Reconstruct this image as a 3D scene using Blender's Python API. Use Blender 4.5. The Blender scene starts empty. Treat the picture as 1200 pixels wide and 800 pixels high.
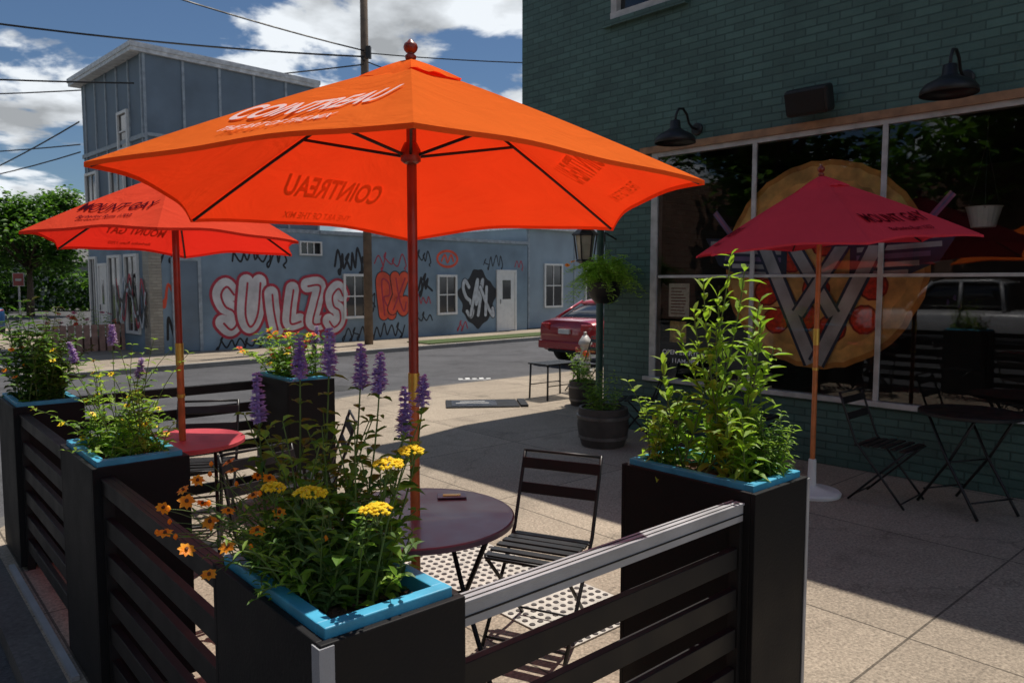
import bpy, math, random, bmesh
from mathutils import Vector, Matrix
rnd=random.Random(11)
sc=bpy.context.scene
sc.view_settings.view_transform='Standard'
try: sc.view_settings.look='None'
except Exception: pass
sc.view_settings.exposure=0
COL=sc.collection
V=Vector
# ------------------------------------------------------------------ materials
def newmat(name):
    m=bpy.data.materials.new(name); m.use_nodes=True
    nt=m.node_tree; nt.nodes.clear()
    out=nt.nodes.new('ShaderNodeOutputMaterial')
    return m,nt,out
def N(nt,t,**kw):
    n=nt.nodes.new(t)
    for k,v in kw.items(): setattr(n,k,v)
    return n
def pbr(name,col,rough=.6,metal=0.0,nscale=8,namt=.25,bump=.0,bscale=60,spec=.5,coat=0):
    m,nt,out=newmat(name); L=nt.links.new
    b=N(nt,'ShaderNodeBsdfPrincipled')
    b.inputs['Roughness'].default_value=rough; b.inputs['Metallic'].default_value=metal
    b.inputs['Specular IOR Level'].default_value=spec
    b.inputs['Coat Weight'].default_value=coat
    tc=N(nt,'ShaderNodeTexCoord'); no=N(nt,'ShaderNodeTexNoise'); no.inputs['Scale'].default_value=nscale; no.inputs['Detail'].default_value=6
    L(tc.outputs['Object'],no.inputs['Vector'])
    mr=N(nt,'ShaderNodeMapRange'); mr.inputs[1].default_value=.3; mr.inputs[2].default_value=.7; mr.inputs[3].default_value=1-namt; mr.inputs[4].default_value=1+namt
    L(no.outputs['Fac'],mr.inputs[0])
    mx=N(nt,'ShaderNodeVectorMath',operation='SCALE'); mx.inputs[0].default_value=col[:3]; L(mr.outputs[0],mx.inputs['Scale'])
    L(mx.outputs[0],b.inputs['Base Color'])
    mr2=N(nt,'ShaderNodeMapRange'); mr2.inputs[1].default_value=.3; mr2.inputs[2].default_value=.7; mr2.inputs[3].default_value=max(.02,rough-.1); mr2.inputs[4].default_value=min(1,rough+.1)
    L(no.outputs['Fac'],mr2.inputs[0]); L(mr2.outputs[0],b.inputs['Roughness'])
    if bump>0:
        n2=N(nt,'ShaderNodeTexNoise'); n2.inputs['Scale'].default_value=bscale; n2.inputs['Detail'].default_value=4
        L(tc.outputs['Object'],n2.inputs['Vector'])
        bp=N(nt,'ShaderNodeBump'); bp.inputs['Strength'].default_value=bump; bp.inputs['Distance'].default_value=.01
        L(n2.outputs['Fac'],bp.inputs['Height']); L(bp.outputs[0],b.inputs['Normal'])
    L(b.outputs[0],out.inputs[0]); return m
def leafmat(name,c1,c2,trans=.35,rough=.5):
    m,nt,out=newmat(name); L=nt.links.new
    g=N(nt,'ShaderNodeNewGeometry')
    mx=N(nt,'ShaderNodeMix',data_type='RGBA'); L(g.outputs['Random Per Island'],mx.inputs[0])
    mx.inputs[6].default_value=(*c1,1); mx.inputs[7].default_value=(*c2,1)
    b=N(nt,'ShaderNodeBsdfPrincipled'); b.inputs['Roughness'].default_value=rough; b.inputs['Specular IOR Level'].default_value=.3
    L(mx.outputs[2],b.inputs['Base Color'])
    t=N(nt,'ShaderNodeBsdfTranslucent')
    sc_=N(nt,'ShaderNodeVectorMath',operation='MULTIPLY'); sc_.inputs[1].default_value=(1.5,1.6,.7); L(mx.outputs[2],sc_.inputs[0]); L(sc_.outputs[0],t.inputs[0])
    ms=N(nt,'ShaderNodeMixShader'); ms.inputs[0].default_value=trans
    L(b.outputs[0],ms.inputs[1]); L(t.outputs[0],ms.inputs[2]); L(ms.outputs[0],out.inputs[0]); return m
def fabric(name,c,ct,tr=.5,bumpy=True):
    m,nt,out=newmat(name); L=nt.links.new
    tc=N(nt,'ShaderNodeTexCoord'); no=N(nt,'ShaderNodeTexNoise'); no.inputs['Scale'].default_value=2.5; no.inputs['Detail'].default_value=5
    L(tc.outputs['Object'],no.inputs['Vector'])
    mr=N(nt,'ShaderNodeMapRange'); mr.inputs[1].default_value=.3; mr.inputs[2].default_value=.7; mr.inputs[3].default_value=.9; mr.inputs[4].default_value=1.0
    L(no.outputs['Fac'],mr.inputs[0])
    def sc(col):
        s=N(nt,'ShaderNodeVectorMath',operation='SCALE'); s.inputs[0].default_value=col; L(mr.outputs[0],s.inputs['Scale']); return s
    d=N(nt,'ShaderNodeBsdfDiffuse'); L(sc(c).outputs[0],d.inputs[0])
    t=N(nt,'ShaderNodeBsdfTranslucent'); L(sc(ct).outputs[0],t.inputs[0])
    if bumpy:
        mp=N(nt,'ShaderNodeMapping'); mp.inputs['Scale'].default_value=(1,1,.4); L(tc.outputs['Object'],mp.inputs[0])
        n2=N(nt,'ShaderNodeTexNoise'); n2.inputs['Scale'].default_value=4; n2.inputs['Detail'].default_value=3; n2.inputs['Distortion'].default_value=1.2
        L(mp.outputs[0],n2.inputs['Vector'])
        bp=N(nt,'ShaderNodeBump'); bp.inputs['Strength'].default_value=.6; bp.inputs['Distance'].default_value=.035; L(n2.outputs['Fac'],bp.inputs['Height'])
        L(bp.outputs[0],d.inputs['Normal']); L(bp.outputs[0],t.inputs['Normal'])
    ms=N(nt,'ShaderNodeMixShader'); ms.inputs[0].default_value=tr
    L(d.outputs[0],ms.inputs[1]); L(t.outputs[0],ms.inputs[2]); L(ms.outputs[0],out.inputs[0]); return m
def brickmat(name,col,mort,bw=.21,rh=.072,rough=.55):
    m,nt,out=newmat(name); L=nt.links.new
    tc=N(nt,'ShaderNodeTexCoord'); se=N(nt,'ShaderNodeSeparateXYZ'); L(tc.outputs['Object'],se.inputs[0])
    ad=N(nt,'ShaderNodeMath',operation='ADD'); L(se.outputs[0],ad.inputs[0]); L(se.outputs[1],ad.inputs[1])
    co=N(nt,'ShaderNodeCombineXYZ'); L(ad.outputs[0],co.inputs[0]); L(se.outputs[2],co.inputs[1])
    br=N(nt,'ShaderNodeTexBrick'); br.inputs['Scale'].default_value=1; br.inputs['Brick Width'].default_value=bw; br.inputs['Row Height'].default_value=rh
    br.inputs['Mortar Size'].default_value=.007; br.inputs['Mortar Smooth'].default_value=.3
    br.inputs['Color1'].default_value=(*[c*.85 for c in col],1); br.inputs['Color2'].default_value=(*[c*1.15 for c in col],1); br.inputs['Mortar'].default_value=(*mort,1)
    L(co.outputs[0],br.inputs['Vector'])
    no=N(nt,'ShaderNodeTexNoise'); no.inputs['Scale'].default_value=1.3; no.inputs['Detail'].default_value=8; no.inputs['Roughness'].default_value=.65; L(tc.outputs['Object'],no.inputs['Vector'])
    mr=N(nt,'ShaderNodeMapRange'); mr.inputs[1].default_value=.3; mr.inputs[2].default_value=.7; mr.inputs[3].default_value=.75; mr.inputs[4].default_value=1.2; L(no.outputs['Fac'],mr.inputs[0])
    s=N(nt,'ShaderNodeVectorMath',operation='SCALE'); L(br.outputs['Color'],s.inputs[0]); L(mr.outputs[0],s.inputs['Scale'])
    b=N(nt,'ShaderNodeBsdfPrincipled'); b.inputs['Roughness'].default_value=rough; L(s.outputs[0],b.inputs['Base Color'])
    n2=N(nt,'ShaderNodeTexNoise'); n2.inputs['Scale'].default_value=40; n2.inputs['Detail'].default_value=4; L(tc.outputs['Object'],n2.inputs['Vector'])
    inv=N(nt,'ShaderNodeMath',operation='MULTIPLY_ADD'); inv.inputs[1].default_value=-1.0; L(br.outputs['Fac'],inv.inputs[0])
    n3=N(nt,'ShaderNodeMath',operation='MULTIPLY'); n3.inputs[1].default_value=.5; L(n2.outputs['Fac'],n3.inputs[0]); L(n3.outputs[0],inv.inputs[2])
    bp=N(nt,'ShaderNodeBump'); bp.inputs['Strength'].default_value=1.0; bp.inputs['Distance'].default_value=.012; L(inv.outputs[0],bp.inputs['Height']); L(bp.outputs[0],b.inputs['Normal'])
    L(b.outputs[0],out.inputs[0]); return m
def groundmat(name,col,speck,sscale,joint=0,jx=1.5,jy=1.5,rough=.85,patch=.2,crack=0):
    m,nt,out=newmat(name); L=nt.links.new
    tc=N(nt,'ShaderNodeTexCoord')
    def noise(s,d=6,r=.6):
        n=N(nt,'ShaderNodeTexNoise'); n.inputs['Scale'].default_value=s; n.inputs['Detail'].default_value=d; n.inputs['Roughness'].default_value=r; L(tc.outputs['Object'],n.inputs['Vector']); return n
    big=noise(.7,8,.65); mr=N(nt,'ShaderNodeMapRange'); mr.inputs[1].default_value=.3; mr.inputs[2].default_value=.7; mr.inputs[3].default_value=1-patch; mr.inputs[4].default_value=1+patch; L(big.outputs['Fac'],mr.inputs[0])
    fine=noise(sscale,3,.7); mr2=N(nt,'ShaderNodeMapRange'); mr2.inputs[1].default_value=.32; mr2.inputs[2].default_value=.68; mr2.inputs[3].default_value=1-speck; mr2.inputs[4].default_value=1+speck; L(fine.outputs['Fac'],mr2.inputs[0])
    mu=N(nt,'ShaderNodeMath',operation='MULTIPLY'); L(mr.outputs[0],mu.inputs[0]); L(mr2.outputs[0],mu.inputs[1])
    fac=mu
    vo=N(nt,'ShaderNodeTexVoronoi'); vo.inputs['Scale'].default_value=sscale*1.3; L(tc.outputs['Object'],vo.inputs['Vector'])
    mv=N(nt,'ShaderNodeMath',operation='MULTIPLY_ADD'); sepc=N(nt,'ShaderNodeSeparateColor'); L(vo.outputs['Color'],sepc.inputs[0]); L(sepc.outputs[0],mv.inputs[0]); mv.inputs[1].default_value=speck*.9; mv.inputs[2].default_value=1-speck*.45
    m4=N(nt,'ShaderNodeMath',operation='MULTIPLY'); L(fac.outputs[0],m4.inputs[0]); L(mv.outputs[0],m4.inputs[1]); fac=m4
    st=noise(2.3,5,.5); ms_=N(nt,'ShaderNodeMapRange'); ms_.inputs[1].default_value=.57; ms_.inputs[2].default_value=.70; ms_.inputs[3].default_value=1; ms_.inputs[4].default_value=.76; L(st.outputs['Fac'],ms_.inputs[0])
    m7=N(nt,'ShaderNodeMath',operation='MULTIPLY'); L(fac.outputs[0],m7.inputs[0]); L(ms_.outputs[0],m7.inputs[1]); fac=m7
    if joint:
        se=N(nt,'ShaderNodeSeparateXYZ'); L(tc.outputs['Object'],se.inputs[0])
        outs=[]
        for i,j in ((0,jx),(1,jy)):
            d=N(nt,'ShaderNodeMath',operation='DIVIDE'); L(se.outputs[i],d.inputs[0]); d.inputs[1].default_value=j
            f=N(nt,'ShaderNodeMath',operation='FRACT'); L(d.outputs[0],f.inputs[0])
            c=N(nt,'ShaderNodeMath',operation='GREATER_THAN'); L(f.outputs[0],c.inputs[0]); c.inputs[1].default_value=.012/j
            outs.append(c)
        fl=[]
        for i,j in ((0,jx),(1,jy)):
            d=N(nt,'ShaderNodeMath',operation='DIVIDE'); L(se.outputs[i],d.inputs[0]); d.inputs[1].default_value=j
            f=N(nt,'ShaderNodeMath',operation='FLOOR'); L(d.outputs[0],f.inputs[0]); fl.append(f)
        cc=N(nt,'ShaderNodeCombineXYZ'); L(fl[0].outputs[0],cc.inputs[0]); L(fl[1].outputs[0],cc.inputs[1])
        wn=N(nt,'ShaderNodeTexWhiteNoise',noise_dimensions='3D'); L(cc.outputs[0],wn.inputs['Vector'])
        wm=N(nt,'ShaderNodeMapRange'); wm.inputs[3].default_value=.90; wm.inputs[4].default_value=1.08; L(wn.outputs['Value'],wm.inputs[0])
        m8=N(nt,'ShaderNodeMath',operation='MULTIPLY'); L(fac.outputs[0],m8.inputs[0]); L(wm.outputs[0],m8.inputs[1]); fac=m8
        mn=N(nt,'ShaderNodeMath',operation='MINIMUM'); L(outs[0].outputs[0],mn.inputs[0]); L(outs[1].outputs[0],mn.inputs[1])
        ma=N(nt,'ShaderNodeMath',operation='MULTIPLY_ADD'); L(mn.outputs[0],ma.inputs[0]); ma.inputs[1].default_value=.65; ma.inputs[2].default_value=.35
        m5=N(nt,'ShaderNodeMath',operation='MULTIPLY'); L(fac.outputs[0],m5.inputs[0]); L(ma.outputs[0],m5.inputs[1]); fac=m5
    if crack:
        vc=N(nt,'ShaderNodeTexVoronoi',feature='DISTANCE_TO_EDGE'); vc.inputs['Scale'].default_value=.35
        nn=noise(2.0,6,.7); mxv=N(nt,'ShaderNodeVectorMath',operation='SCALE'); mxv.inputs['Scale'].default_value=.5; L(nn.outputs['Color'],mxv.inputs[0])
        av=N(nt,'ShaderNodeVectorMath',operation='ADD'); L(tc.outputs['Object'],av.inputs[0]); L(mxv.outputs[0],av.inputs[1]); L(av.outputs[0],vc.inputs['Vector'])
        g=N(nt,'ShaderNodeMapRange'); g.inputs[1].default_value=.0; g.inputs[2].default_value=.006; g.inputs[3].default_value=.7; g.inputs[4].default_value=1; L(vc.outputs['Distance'],g.inputs[0])
        m6=N(nt,'ShaderNodeMath',operation='MULTIPLY'); L(fac.outputs[0],m6.inputs[0]); L(g.outputs[0],m6.inputs[1]); fac=m6
    s=N(nt,'ShaderNodeVectorMath',operation='SCALE'); s.inputs[0].default_value=col; L(fac.outputs[0],s.inputs['Scale'])
    b=N(nt,'ShaderNodeBsdfPrincipled'); b.inputs['Roughness'].default_value=rough; b.inputs['Specular IOR Level'].default_value=.3; L(s.outputs[0],b.inputs['Base Color'])
    bp=N(nt,'ShaderNodeBump'); bp.inputs['Strength'].default_value=.5; bp.inputs['Distance'].default_value=.004; L(fine.outputs['Fac'],bp.inputs['Height']); L(bp.outputs[0],b.inputs['Normal'])
    L(b.outputs[0],out.inputs[0]); return m
def glassmat(name,base=.02,ior=1.5,tint=(.9,.93,.93)):
    m,nt,out=newmat(name); L=nt.links.new
    t=N(nt,'ShaderNodeBsdfTransparent'); t.inputs[0].default_value=(*tint,1)
    g=N(nt,'ShaderNodeBsdfGlossy'); g.inputs['Roughness'].default_value=.015; g.inputs[0].default_value=(.95,.97,1,1)
    fr=N(nt,'ShaderNodeFresnel'); fr.inputs[0].default_value=ior
    a=N(nt,'ShaderNodeMath',operation='ADD'); a.inputs[1].default_value=base; L(fr.outputs[0],a.inputs[0])
    ms=N(nt,'ShaderNodeMixShader'); L(a.outputs[0],ms.inputs[0]); L(t.outputs[0],ms.inputs[1]); L(g.outputs[0],ms.inputs[2]); L(ms.outputs[0],out.inputs[0]); return m

M_black=pbr('planter_black',(.009,.009,.010),.62,0,3,.3,.15,90,spec=.22)
M_slat=pbr('slat_black',(.009,.009,.010),.55,0,5,.25,spec=.3)
M_alu=pbr('aluminium',(.36,.37,.39),.5,0,6,.18,.15,200,spec=.4)
M_blue=pbr('blue_paint',(.055,.36,.56),.5,0,12,.2,.1,80)
M_soil=pbr('soil',(.085,.045,.026),.95,0,30,.5,1,60)
M_blkmetal=pbr('black_metal',(.014,.014,.015),.45,.2,10,.2)
M_tabletop=pbr('table_purple',(.14,.085,.115),.38,.1,6,.15,coat=.2)
M_tablered=pbr('table_red',(.5,.06,.075),.4,.1,6,.15)
M_white=pbr('white_paint',(.72,.72,.7),.5,0,6,.08)
M_wood=pbr('pole_wood',(.55,.16,.04),.4,0,14,.25,coat=.3)
M_wooddk_glow=pbr('pole_wood_dark_glow',(.25,.035,.016),.4,0,14,.25,coat=.3)  # dark wood; on upper poles the canopy's red glow is put into the colour
M_brass=pbr('brass',(.75,.5,.1),.35,.6,10,.1)
M_fab1=fabric('canvas_orange',(1.0,.20,.035),(1.0,.036,.008),.42)
M_fab2=fabric('canvas_red',(.95,.10,.05),(.9,.025,.014),.44)
M_fab3=fabric('canvas_crimson',(1.0,.09,.13),(1.0,.04,.06),.38)
M_printw=fabric('print_white',(.98,.98,.98),(.95,.5,.4),.5,False)
M_printk=fabric('print_dark',(.03,.01,.02),(.4,.02,.02),.4,False)
M_letw=pbr('lettering_white',(.85,.85,.85),.6)
M_green=brickmat('green_brick',(.064,.13,.112),(.036,.082,.07))
M_cream=brickmat('cream_brick',(.36,.33,.27),(.3,.27,.22))
M_side=groundmat('sidewalk_concrete',(.315,.262,.203),.34,62,1,1.52,1.52,.85,.16,1)
M_curb=groundmat('kerb_concrete',(.12,.115,.11),.2,40)
M_curbf=groundmat('far_kerb_concrete',(.26,.25,.23),.2,40)
M_asph=groundmat('asphalt',(.082,.082,.088),.35,60,0,patch=.25,crack=1)
M_glass=glassmat('shop_glass')
M_dglass=pbr('dark_glass',(.01,.012,.015),.06,0,1,.05,spec=.9)
M_leaf=leafmat('leaf_green',(.06,.15,.02),(.14,.27,.045),.4)
M_leafl=leafmat('leaf_light',(.19,.33,.035),(.32,.47,.08),.45)
M_leafd=leafmat('leaf_dark',(.022,.06,.014),(.05,.11,.026))
M_leafg=leafmat('leaf_grey',(.09,.17,.05),(.17,.26,.10))
M_leafr=leafmat('leaf_bronze',(.04,.07,.018),(.08,.08,.025))
M_stem=pbr('stem',(.11,.17,.04),.6)
M_purple=leafmat('petal_purple',(.34,.20,.64),(.62,.48,.92),.3)
M_yellow=leafmat('petal_yellow',(.9,.58,.01),(.98,.78,.03),.15)
M_orange=leafmat('petal_orange',(.95,.26,.01),(1.0,.42,.02),.25)
M_redf=leafmat('petal_red',(.7,.04,.03),(.85,.15,.05),.2)
M_pink=leafmat('petal_pink',(.6,.08,.2),(.8,.25,.35),.2)
M_brown=pbr('flower_centre',(.12,.04,.01),.8)
M_bark=pbr('bark',(.10,.07,.05),.9,0,14,.35,.8,30)
M_polew=pbr('utility_wood',(.15,.11,.08),.9,0,6,.3,.6,40)
M_cable=pbr('cable',(.02,.02,.02),.6)

# ------------------------------------------------------------------ mesh builder
class MB:
    def __init__(s): s.v=[]; s.f=[]; s.m=[]; s.mats=[]
    def mi(s,mat):
        if mat not in s.mats: s.mats.append(mat)
        return s.mats.index(mat)
    def add(s,vs,fs,mat):
        o=len(s.v); k=s.mi(mat)
        s.v.extend([tuple(p) for p in vs])
        for f in fs: s.f.append(tuple(i+o for i in f)); s.m.append(k)
    def box(s,a,b,mat,M=None):
        x0,y0,z0=a; x1,y1,z1=b
        vs=[V((x,y,z)) for z in (z0,z1) for y in (y0,y1) for x in (x0,x1)]
        if M: vs=[M@p for p in vs]
        s.add(vs,[(0,2,3,1),(4,5,7,6),(0,1,5,4),(2,6,7,3),(0,4,6,2),(1,3,7,5)],mat); return s
    def cbox(s,c,sz,mat,rz=0,rx=0,ry=0):
        M=Matrix.Translation(c)@Matrix.Rotation(rz,4,'Z')@Matrix.Rotation(ry,4,'Y')@Matrix.Rotation(rx,4,'X')
        h=[q/2 for q in sz]; return s.box((-h[0],-h[1],-h[2]),(h[0],h[1],h[2]),mat,M)
    def tube(s,pts,rad,mat,n=8,cap=True):
        pts=[V(p) for p in pts]
        if not hasattr(rad,'__len__'): rad=[rad]*len(pts)
        vs=[];fs=[]; ref=None
        for i,p in enumerate(pts):
            d=(pts[min(i+1,len(pts)-1)]-pts[max(i-1,0)])
            if d.length<1e-9: d=V((0,0,1))
            d.normalize()
            if ref is None: ref=V((1,0,0)) if abs(d.x)<.8 else V((0,1,0))
            a=(ref-d*ref.dot(d)).normalized(); ref=a; b=d.cross(a)
            for k in range(n):
                t=2*math.pi*k/n; vs.append(p+(a*math.cos(t)+b*math.sin(t))*rad[i])
        for i in range(len(pts)-1):
            for k in range(n):
                k2=(k+1)%n; fs.append((i*n+k,i*n+k2,(i+1)*n+k2,(i+1)*n+k))
        if cap: fs.append(tuple(range(n-1,-1,-1))); fs.append(tuple((len(pts)-1)*n+k for k in range(n)))
        s.add(vs,fs,mat); return s
    def lathe(s,prof,c,mat,n=24,M=None):
        vs=[];fs=[]
        for r,z in prof:
            for k in range(n):
                t=2*math.pi*k/n; p=V((r*math.cos(t),r*math.sin(t),z))
                if M: p=M@p
                vs.append(p+V(c))
        for i in range(len(prof)-1):
            for k in range(n):
                k2=(k+1)%n; fs.append((i*n+k,i*n+k2,(i+1)*n+k2,(i+1)*n+k))
        fs.append(tuple(range(n-1,-1,-1))); fs.append(tuple((len(prof)-1)*n+k for k in range(n)))
        s.add(vs,fs,mat); return s
    def leaf(s,o,d,up,L,W,mat,droop=.3,fold=.2):
        o=V(o); d=V(d).normalized(); sd=d.cross(up)
        if sd.length<1e-4: sd=V((1,0,0))
        sd.normalize(); u=sd.cross(d)
        def c(t): return o+d*L*t-V((0,0,1))*droop*L*t*t
        c0,c1,c2,c3=c(0),c(.35),c(.7),c(1)
        w1=sd*W*.5; w2=sd*W*.38; h=u*W*fold
        s.add([c0,c1,c2,c3,c1-w1+h,c1+w1+h,c2-w2+h,c2+w2+h],[(0,4,1),(0,1,5),(1,4,6,2),(1,2,7,5),(2,6,3),(2,3,7)],mat)
    def obj(s,name,parent=None,loc=(0,0,0),rz=0,smooth=False,bevel=0,origin=None,rot=None,auto=None):
        me=bpy.data.meshes.new(name)
        vs=s.v
        if origin is not None:
            o=V(origin); vs=[tuple(V(p)-o) for p in vs]; loc=origin
        me.from_pydata(vs,[],s.f); 
        for m in s.mats: me.materials.append(m)
        me.polygons.foreach_set('material_index',s.m)
        if smooth: me.polygons.foreach_set('use_smooth',[True]*len(s.f))
        me.update()
        ob=bpy.data.objects.new(name,me); COL.objects.link(ob)
        ob.location=loc; ob.rotation_euler=rot if rot else (0,0,rz)
        if parent: ob.parent=parent
        if bevel:
            b=ob.modifiers.new('bevel','BEVEL'); b.width=bevel; b.segments=2; b.limit_method='ANGLE'; b.angle_limit=.6
        if auto:
            try: me.set_sharp_from_angle(angle=auto)
            except Exception: pass
        return ob
def thing(name,label,cat,loc=(0,0,0),rz=0,group=None):
    e=bpy.data.objects.new(name,None); e.empty_display_size=.1; COL.objects.link(e); e.location=loc; e.rotation_euler=(0,0,rz)
    e['label']=label; e['category']=cat
    if group: e['group']=group
    return e
def tag(o,label,cat,group=None):
    o['label']=label; o['category']=cat
    if group: o['group']=group
    return o
def dup(src,loc,rz,label=None):
    n=src.copy(); COL.objects.link(n); n.location=loc; n.rotation_euler=(0,0,rz)
    if label: n['label']=label
    def rec(a,b):
        for c in a.children:
            k=c.copy(); COL.objects.link(k); k.parent=b; rec(c,k)
    rec(src,n); return n
def struct(o): o['kind']='structure'; return o
def textmesh(s,size,offset=0,shear=0,sx=1,align='CENTER'):
    cu=bpy.data.curves.new('t','FONT'); cu.body=s; cu.size=size; cu.offset=offset; cu.shear=shear; cu.align_x=align; cu.align_y='CENTER'; cu.resolution_u=4
    o=bpy.data.objects.new('t',cu); COL.objects.link(o)
    dg=bpy.context.evaluated_depsgraph_get(); me=bpy.data.meshes.new_from_object(o.evaluated_get(dg))
    vs=[(p.co.x*sx,p.co.y) for p in me.vertices]; fs=[tuple(p.vertices) for p in me.polygons]
    bpy.data.objects.remove(o); bpy.data.curves.remove(cu); bpy.data.meshes.remove(me)
    return vs,fs
def rod(parent,pts,r,mat=M_blkmetal,name='cross_bar',n=8):
    b=MB(); b.tube(pts,r,mat,n); return b.obj(name,parent,smooth=True)

# ------------------------------------------------------------------ frames
PO=V((-.386,1.456,0)); PR=math.atan2(.66,.751)
PM=Matrix.Translation(PO)@Matrix.Rotation(PR,4,'Z')
def P(x,y,z=0): return PM@V((x,y,z))
GO=V((4.01,5.77,0)); GR=math.atan2(-.728,.685)
GM=Matrix.Translation(GO)@Matrix.Rotation(GR,4,'Z')
BO=V((-8.43,17.56,0)); BR=math.atan2(.714,.70)
BM=Matrix.Translation(BO)@Matrix.Rotation(BR,4,'Z')
RX=1.63   # offset of the right planter row along the front fence

# ------------------------------------------------------------------ ground
g=MB(); g.add([(-400,-400,-.1),(400,-400,-.1),(400,500,-.1),(-400,500,-.1)],[(0,1,2,3)],M_asph)
struct(g.obj('asphalt_road'))
def prism(pts,z0,z1,mat,name,rz=0,loc=(0,0,0)):
    b=MB(); n=len(pts)
    b.add([(x,y,z0) for x,y in pts]+[(x,y,z1) for x,y in pts],[tuple(range(n-1,-1,-1)),tuple(range(n,2*n))]+[(i,(i+1)%n,n+(i+1)%n,n+i) for i in range(n)],mat)
    return b.obj(name,loc=loc,rz=rz)
side=[(-.06,-14),(30,-14),(30,8.6),(5.0,8.6),(3.6,8.2),(1.6,6.6),(.3,5.2),(-.06,4.7)]
struct(prism(side,-.2,0,M_side,'pavement',PR,PO))
kb=[(-.2,-14),(-.06,-14),(-.06,4.7),(.3,5.2),(1.6,6.6),(3.6,8.2),(5.0,8.6),(30,8.6),(30,8.74),(4.95,8.74),(3.5,8.33),(1.5,6.72),(.2,5.3),(-.2,4.75)]
struct(prism(kb,-.2,-.004,M_curb,'kerb',PR,PO))
M_grass=groundmat('grass',(.06,.09,.025),.5,30)
struct(prism([(-3,-2.6),(45,-2.6),(45,0.02),(-3,0.02)],-.2,0,M_side,'far_pavement',BR,BO))
struct(prism([(-3,0.02),(0.02,0.02),(.02,30),(-3,30)],-.2,0,M_side,'side_pavement',BR,BO))
struct(prism([(-3.15,-2.75),(45,-2.75),(45,-2.6),(-3,-2.6),(-3,30),(-3.15,30)],-.2,.002,M_curbf,'far_kerb',BR,BO))
struct(prism([(6.3,-2.5),(40,-2.5),(40,-1.5),(6.3,-1.5)],-.1,.03,M_grass,'grass_verge',BR,BO))
struct(prism([(-30,6),(-3.3,6),(-3.3,80),(-30,80)],-.15,-.092,M_grass,'lawn',BR,V((-16,26,0))))
t=MB(); t.box((-.3,-.75,.0),(.3,.75,.006),pbr('tactile_light',(.50,.47,.42),.8,0,20,.2))
Mdome=pbr('tactile_dark',(.06,.05,.05),.7)
for i in range(11):
    for j in range(28):
        c=(-.27+i*.054,-.73+j*.054,.006); t.lathe([(.017,0),(.014,.004)],c,Mdome,8)
tag(t.obj('tactile_paving',loc=V((.0,4.12,.003)),rz=PR),'pale tactile paving slab studded with small dark domes','tactile paving')
rm=MB()
for k in range(5): rm.box((-.3+k*.13,-.09,-.1),(-.22+k*.13,.09*(1 if k%2 else .3),-.096),M_white)
rm.box((-.3,-.2,-.1),(.35,-.15,-.096),M_white)
o=rm.obj('road_marking',loc=(-.7,13.9,.001),rz=.1); struct(o)
mh=MB(); mh.lathe([(.35,-.1),(.35,-.094),(.30,-.093)],(0,0,0),pbr('iron_cover',(.05,.05,.05),.6,.4),28)
struct(mh.obj('road_cover',loc=(-3.0,12.6,0)))

# ------------------------------------------------------------------ planters
def planter(px,py,label,trims=()):
    e=thing('planter',label,'planter',P(px,py),PR,'tall black planters around the patio')
    W,D,H=.37,.6,.97
    b=MB(); b.box((0,0,.02),(W,.02,H),M_black); b.box((0,D-.02,.02),(W,D,H),M_black); b.box((0,.02,.02),(.02,D-.02,H),M_black); b.box((W-.02,.02,.02),(W,D-.02,H),M_black)
    b.box((.02,.02,.02),(W-.02,D-.02,.05),M_black)
    b.obj('body',e,bevel=.003)
    r=MB(); i=.022; w=.035; z0,z1=.93,.992
    r.box((i,i,z0),(W-i,i+w,z1),M_blue); r.box((i,D-i-w,z0),(W-i,D-i,z1),M_blue)
    r.box((i,i+w,z0),(i+w,D-i-w,z1-.001),M_blue); r.box((W-i-w,i+w,z0),(W-i,D-i-w,z1-.001),M_blue)
    r.obj('rim',e,bevel=.003)
    s=MB(); n=14
    vs=[];fs=[]
    x0,y0,x1,y1=i+w,i+w,W-i-w,D-i-w
    for a in range(n+1):
        for c in range(n+1):
            vs.append((x0+(x1-x0)*a/n,y0+(y1-y0)*c/n,.935+rnd.uniform(0,.018)+.01*math.sin(a*.4)))
    for a in range(n):
        for c in range(n): fs.append((a*(n+1)+c,(a+1)*(n+1)+c,(a+1)*(n+1)+c+1,a*(n+1)+c+1))
    s.add(vs,fs,M_soil)
    for k in range(90):
        s.cbox((rnd.uniform(x0,x1),rnd.uniform(y0,y1),.958),(rnd.uniform(.008,.03),.007,.004),M_soil,rnd.uniform(0,3),rnd.uniform(-.5,.5))
    s.obj('soil',e)
    for c in trims:
        tb=MB()
        if c=='front':
            tb.box((-.004,-.004,0),(.03,-.0005,H-.006),M_alu); tb.box((-.004,-.0005,0),(-.0005,.03,H-.006),M_alu)
        else:
            tb.box((W-.014,-.004,0),(W+.004,-.0005,H-.006),M_alu); tb.box((W+.0005,-.0005,0),(W+.004,.03,H-.006),M_alu)
        tb.obj('corner_trim',e)
    return e
planter(0,0,'tall black planter with blue rim and silver corner trim',('front',))
planter(0,1.9,'tall black planter with blue rim holding wispy yellow flowers')
planter(0,3.8,'tall black planter with blue rim holding a dark shrub')
planter(RX,0,'tall black planter with blue rim and leafy green plants',('right',))
planter(1.688,3.8,'tall black planter with blue rim and red flowers')

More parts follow.
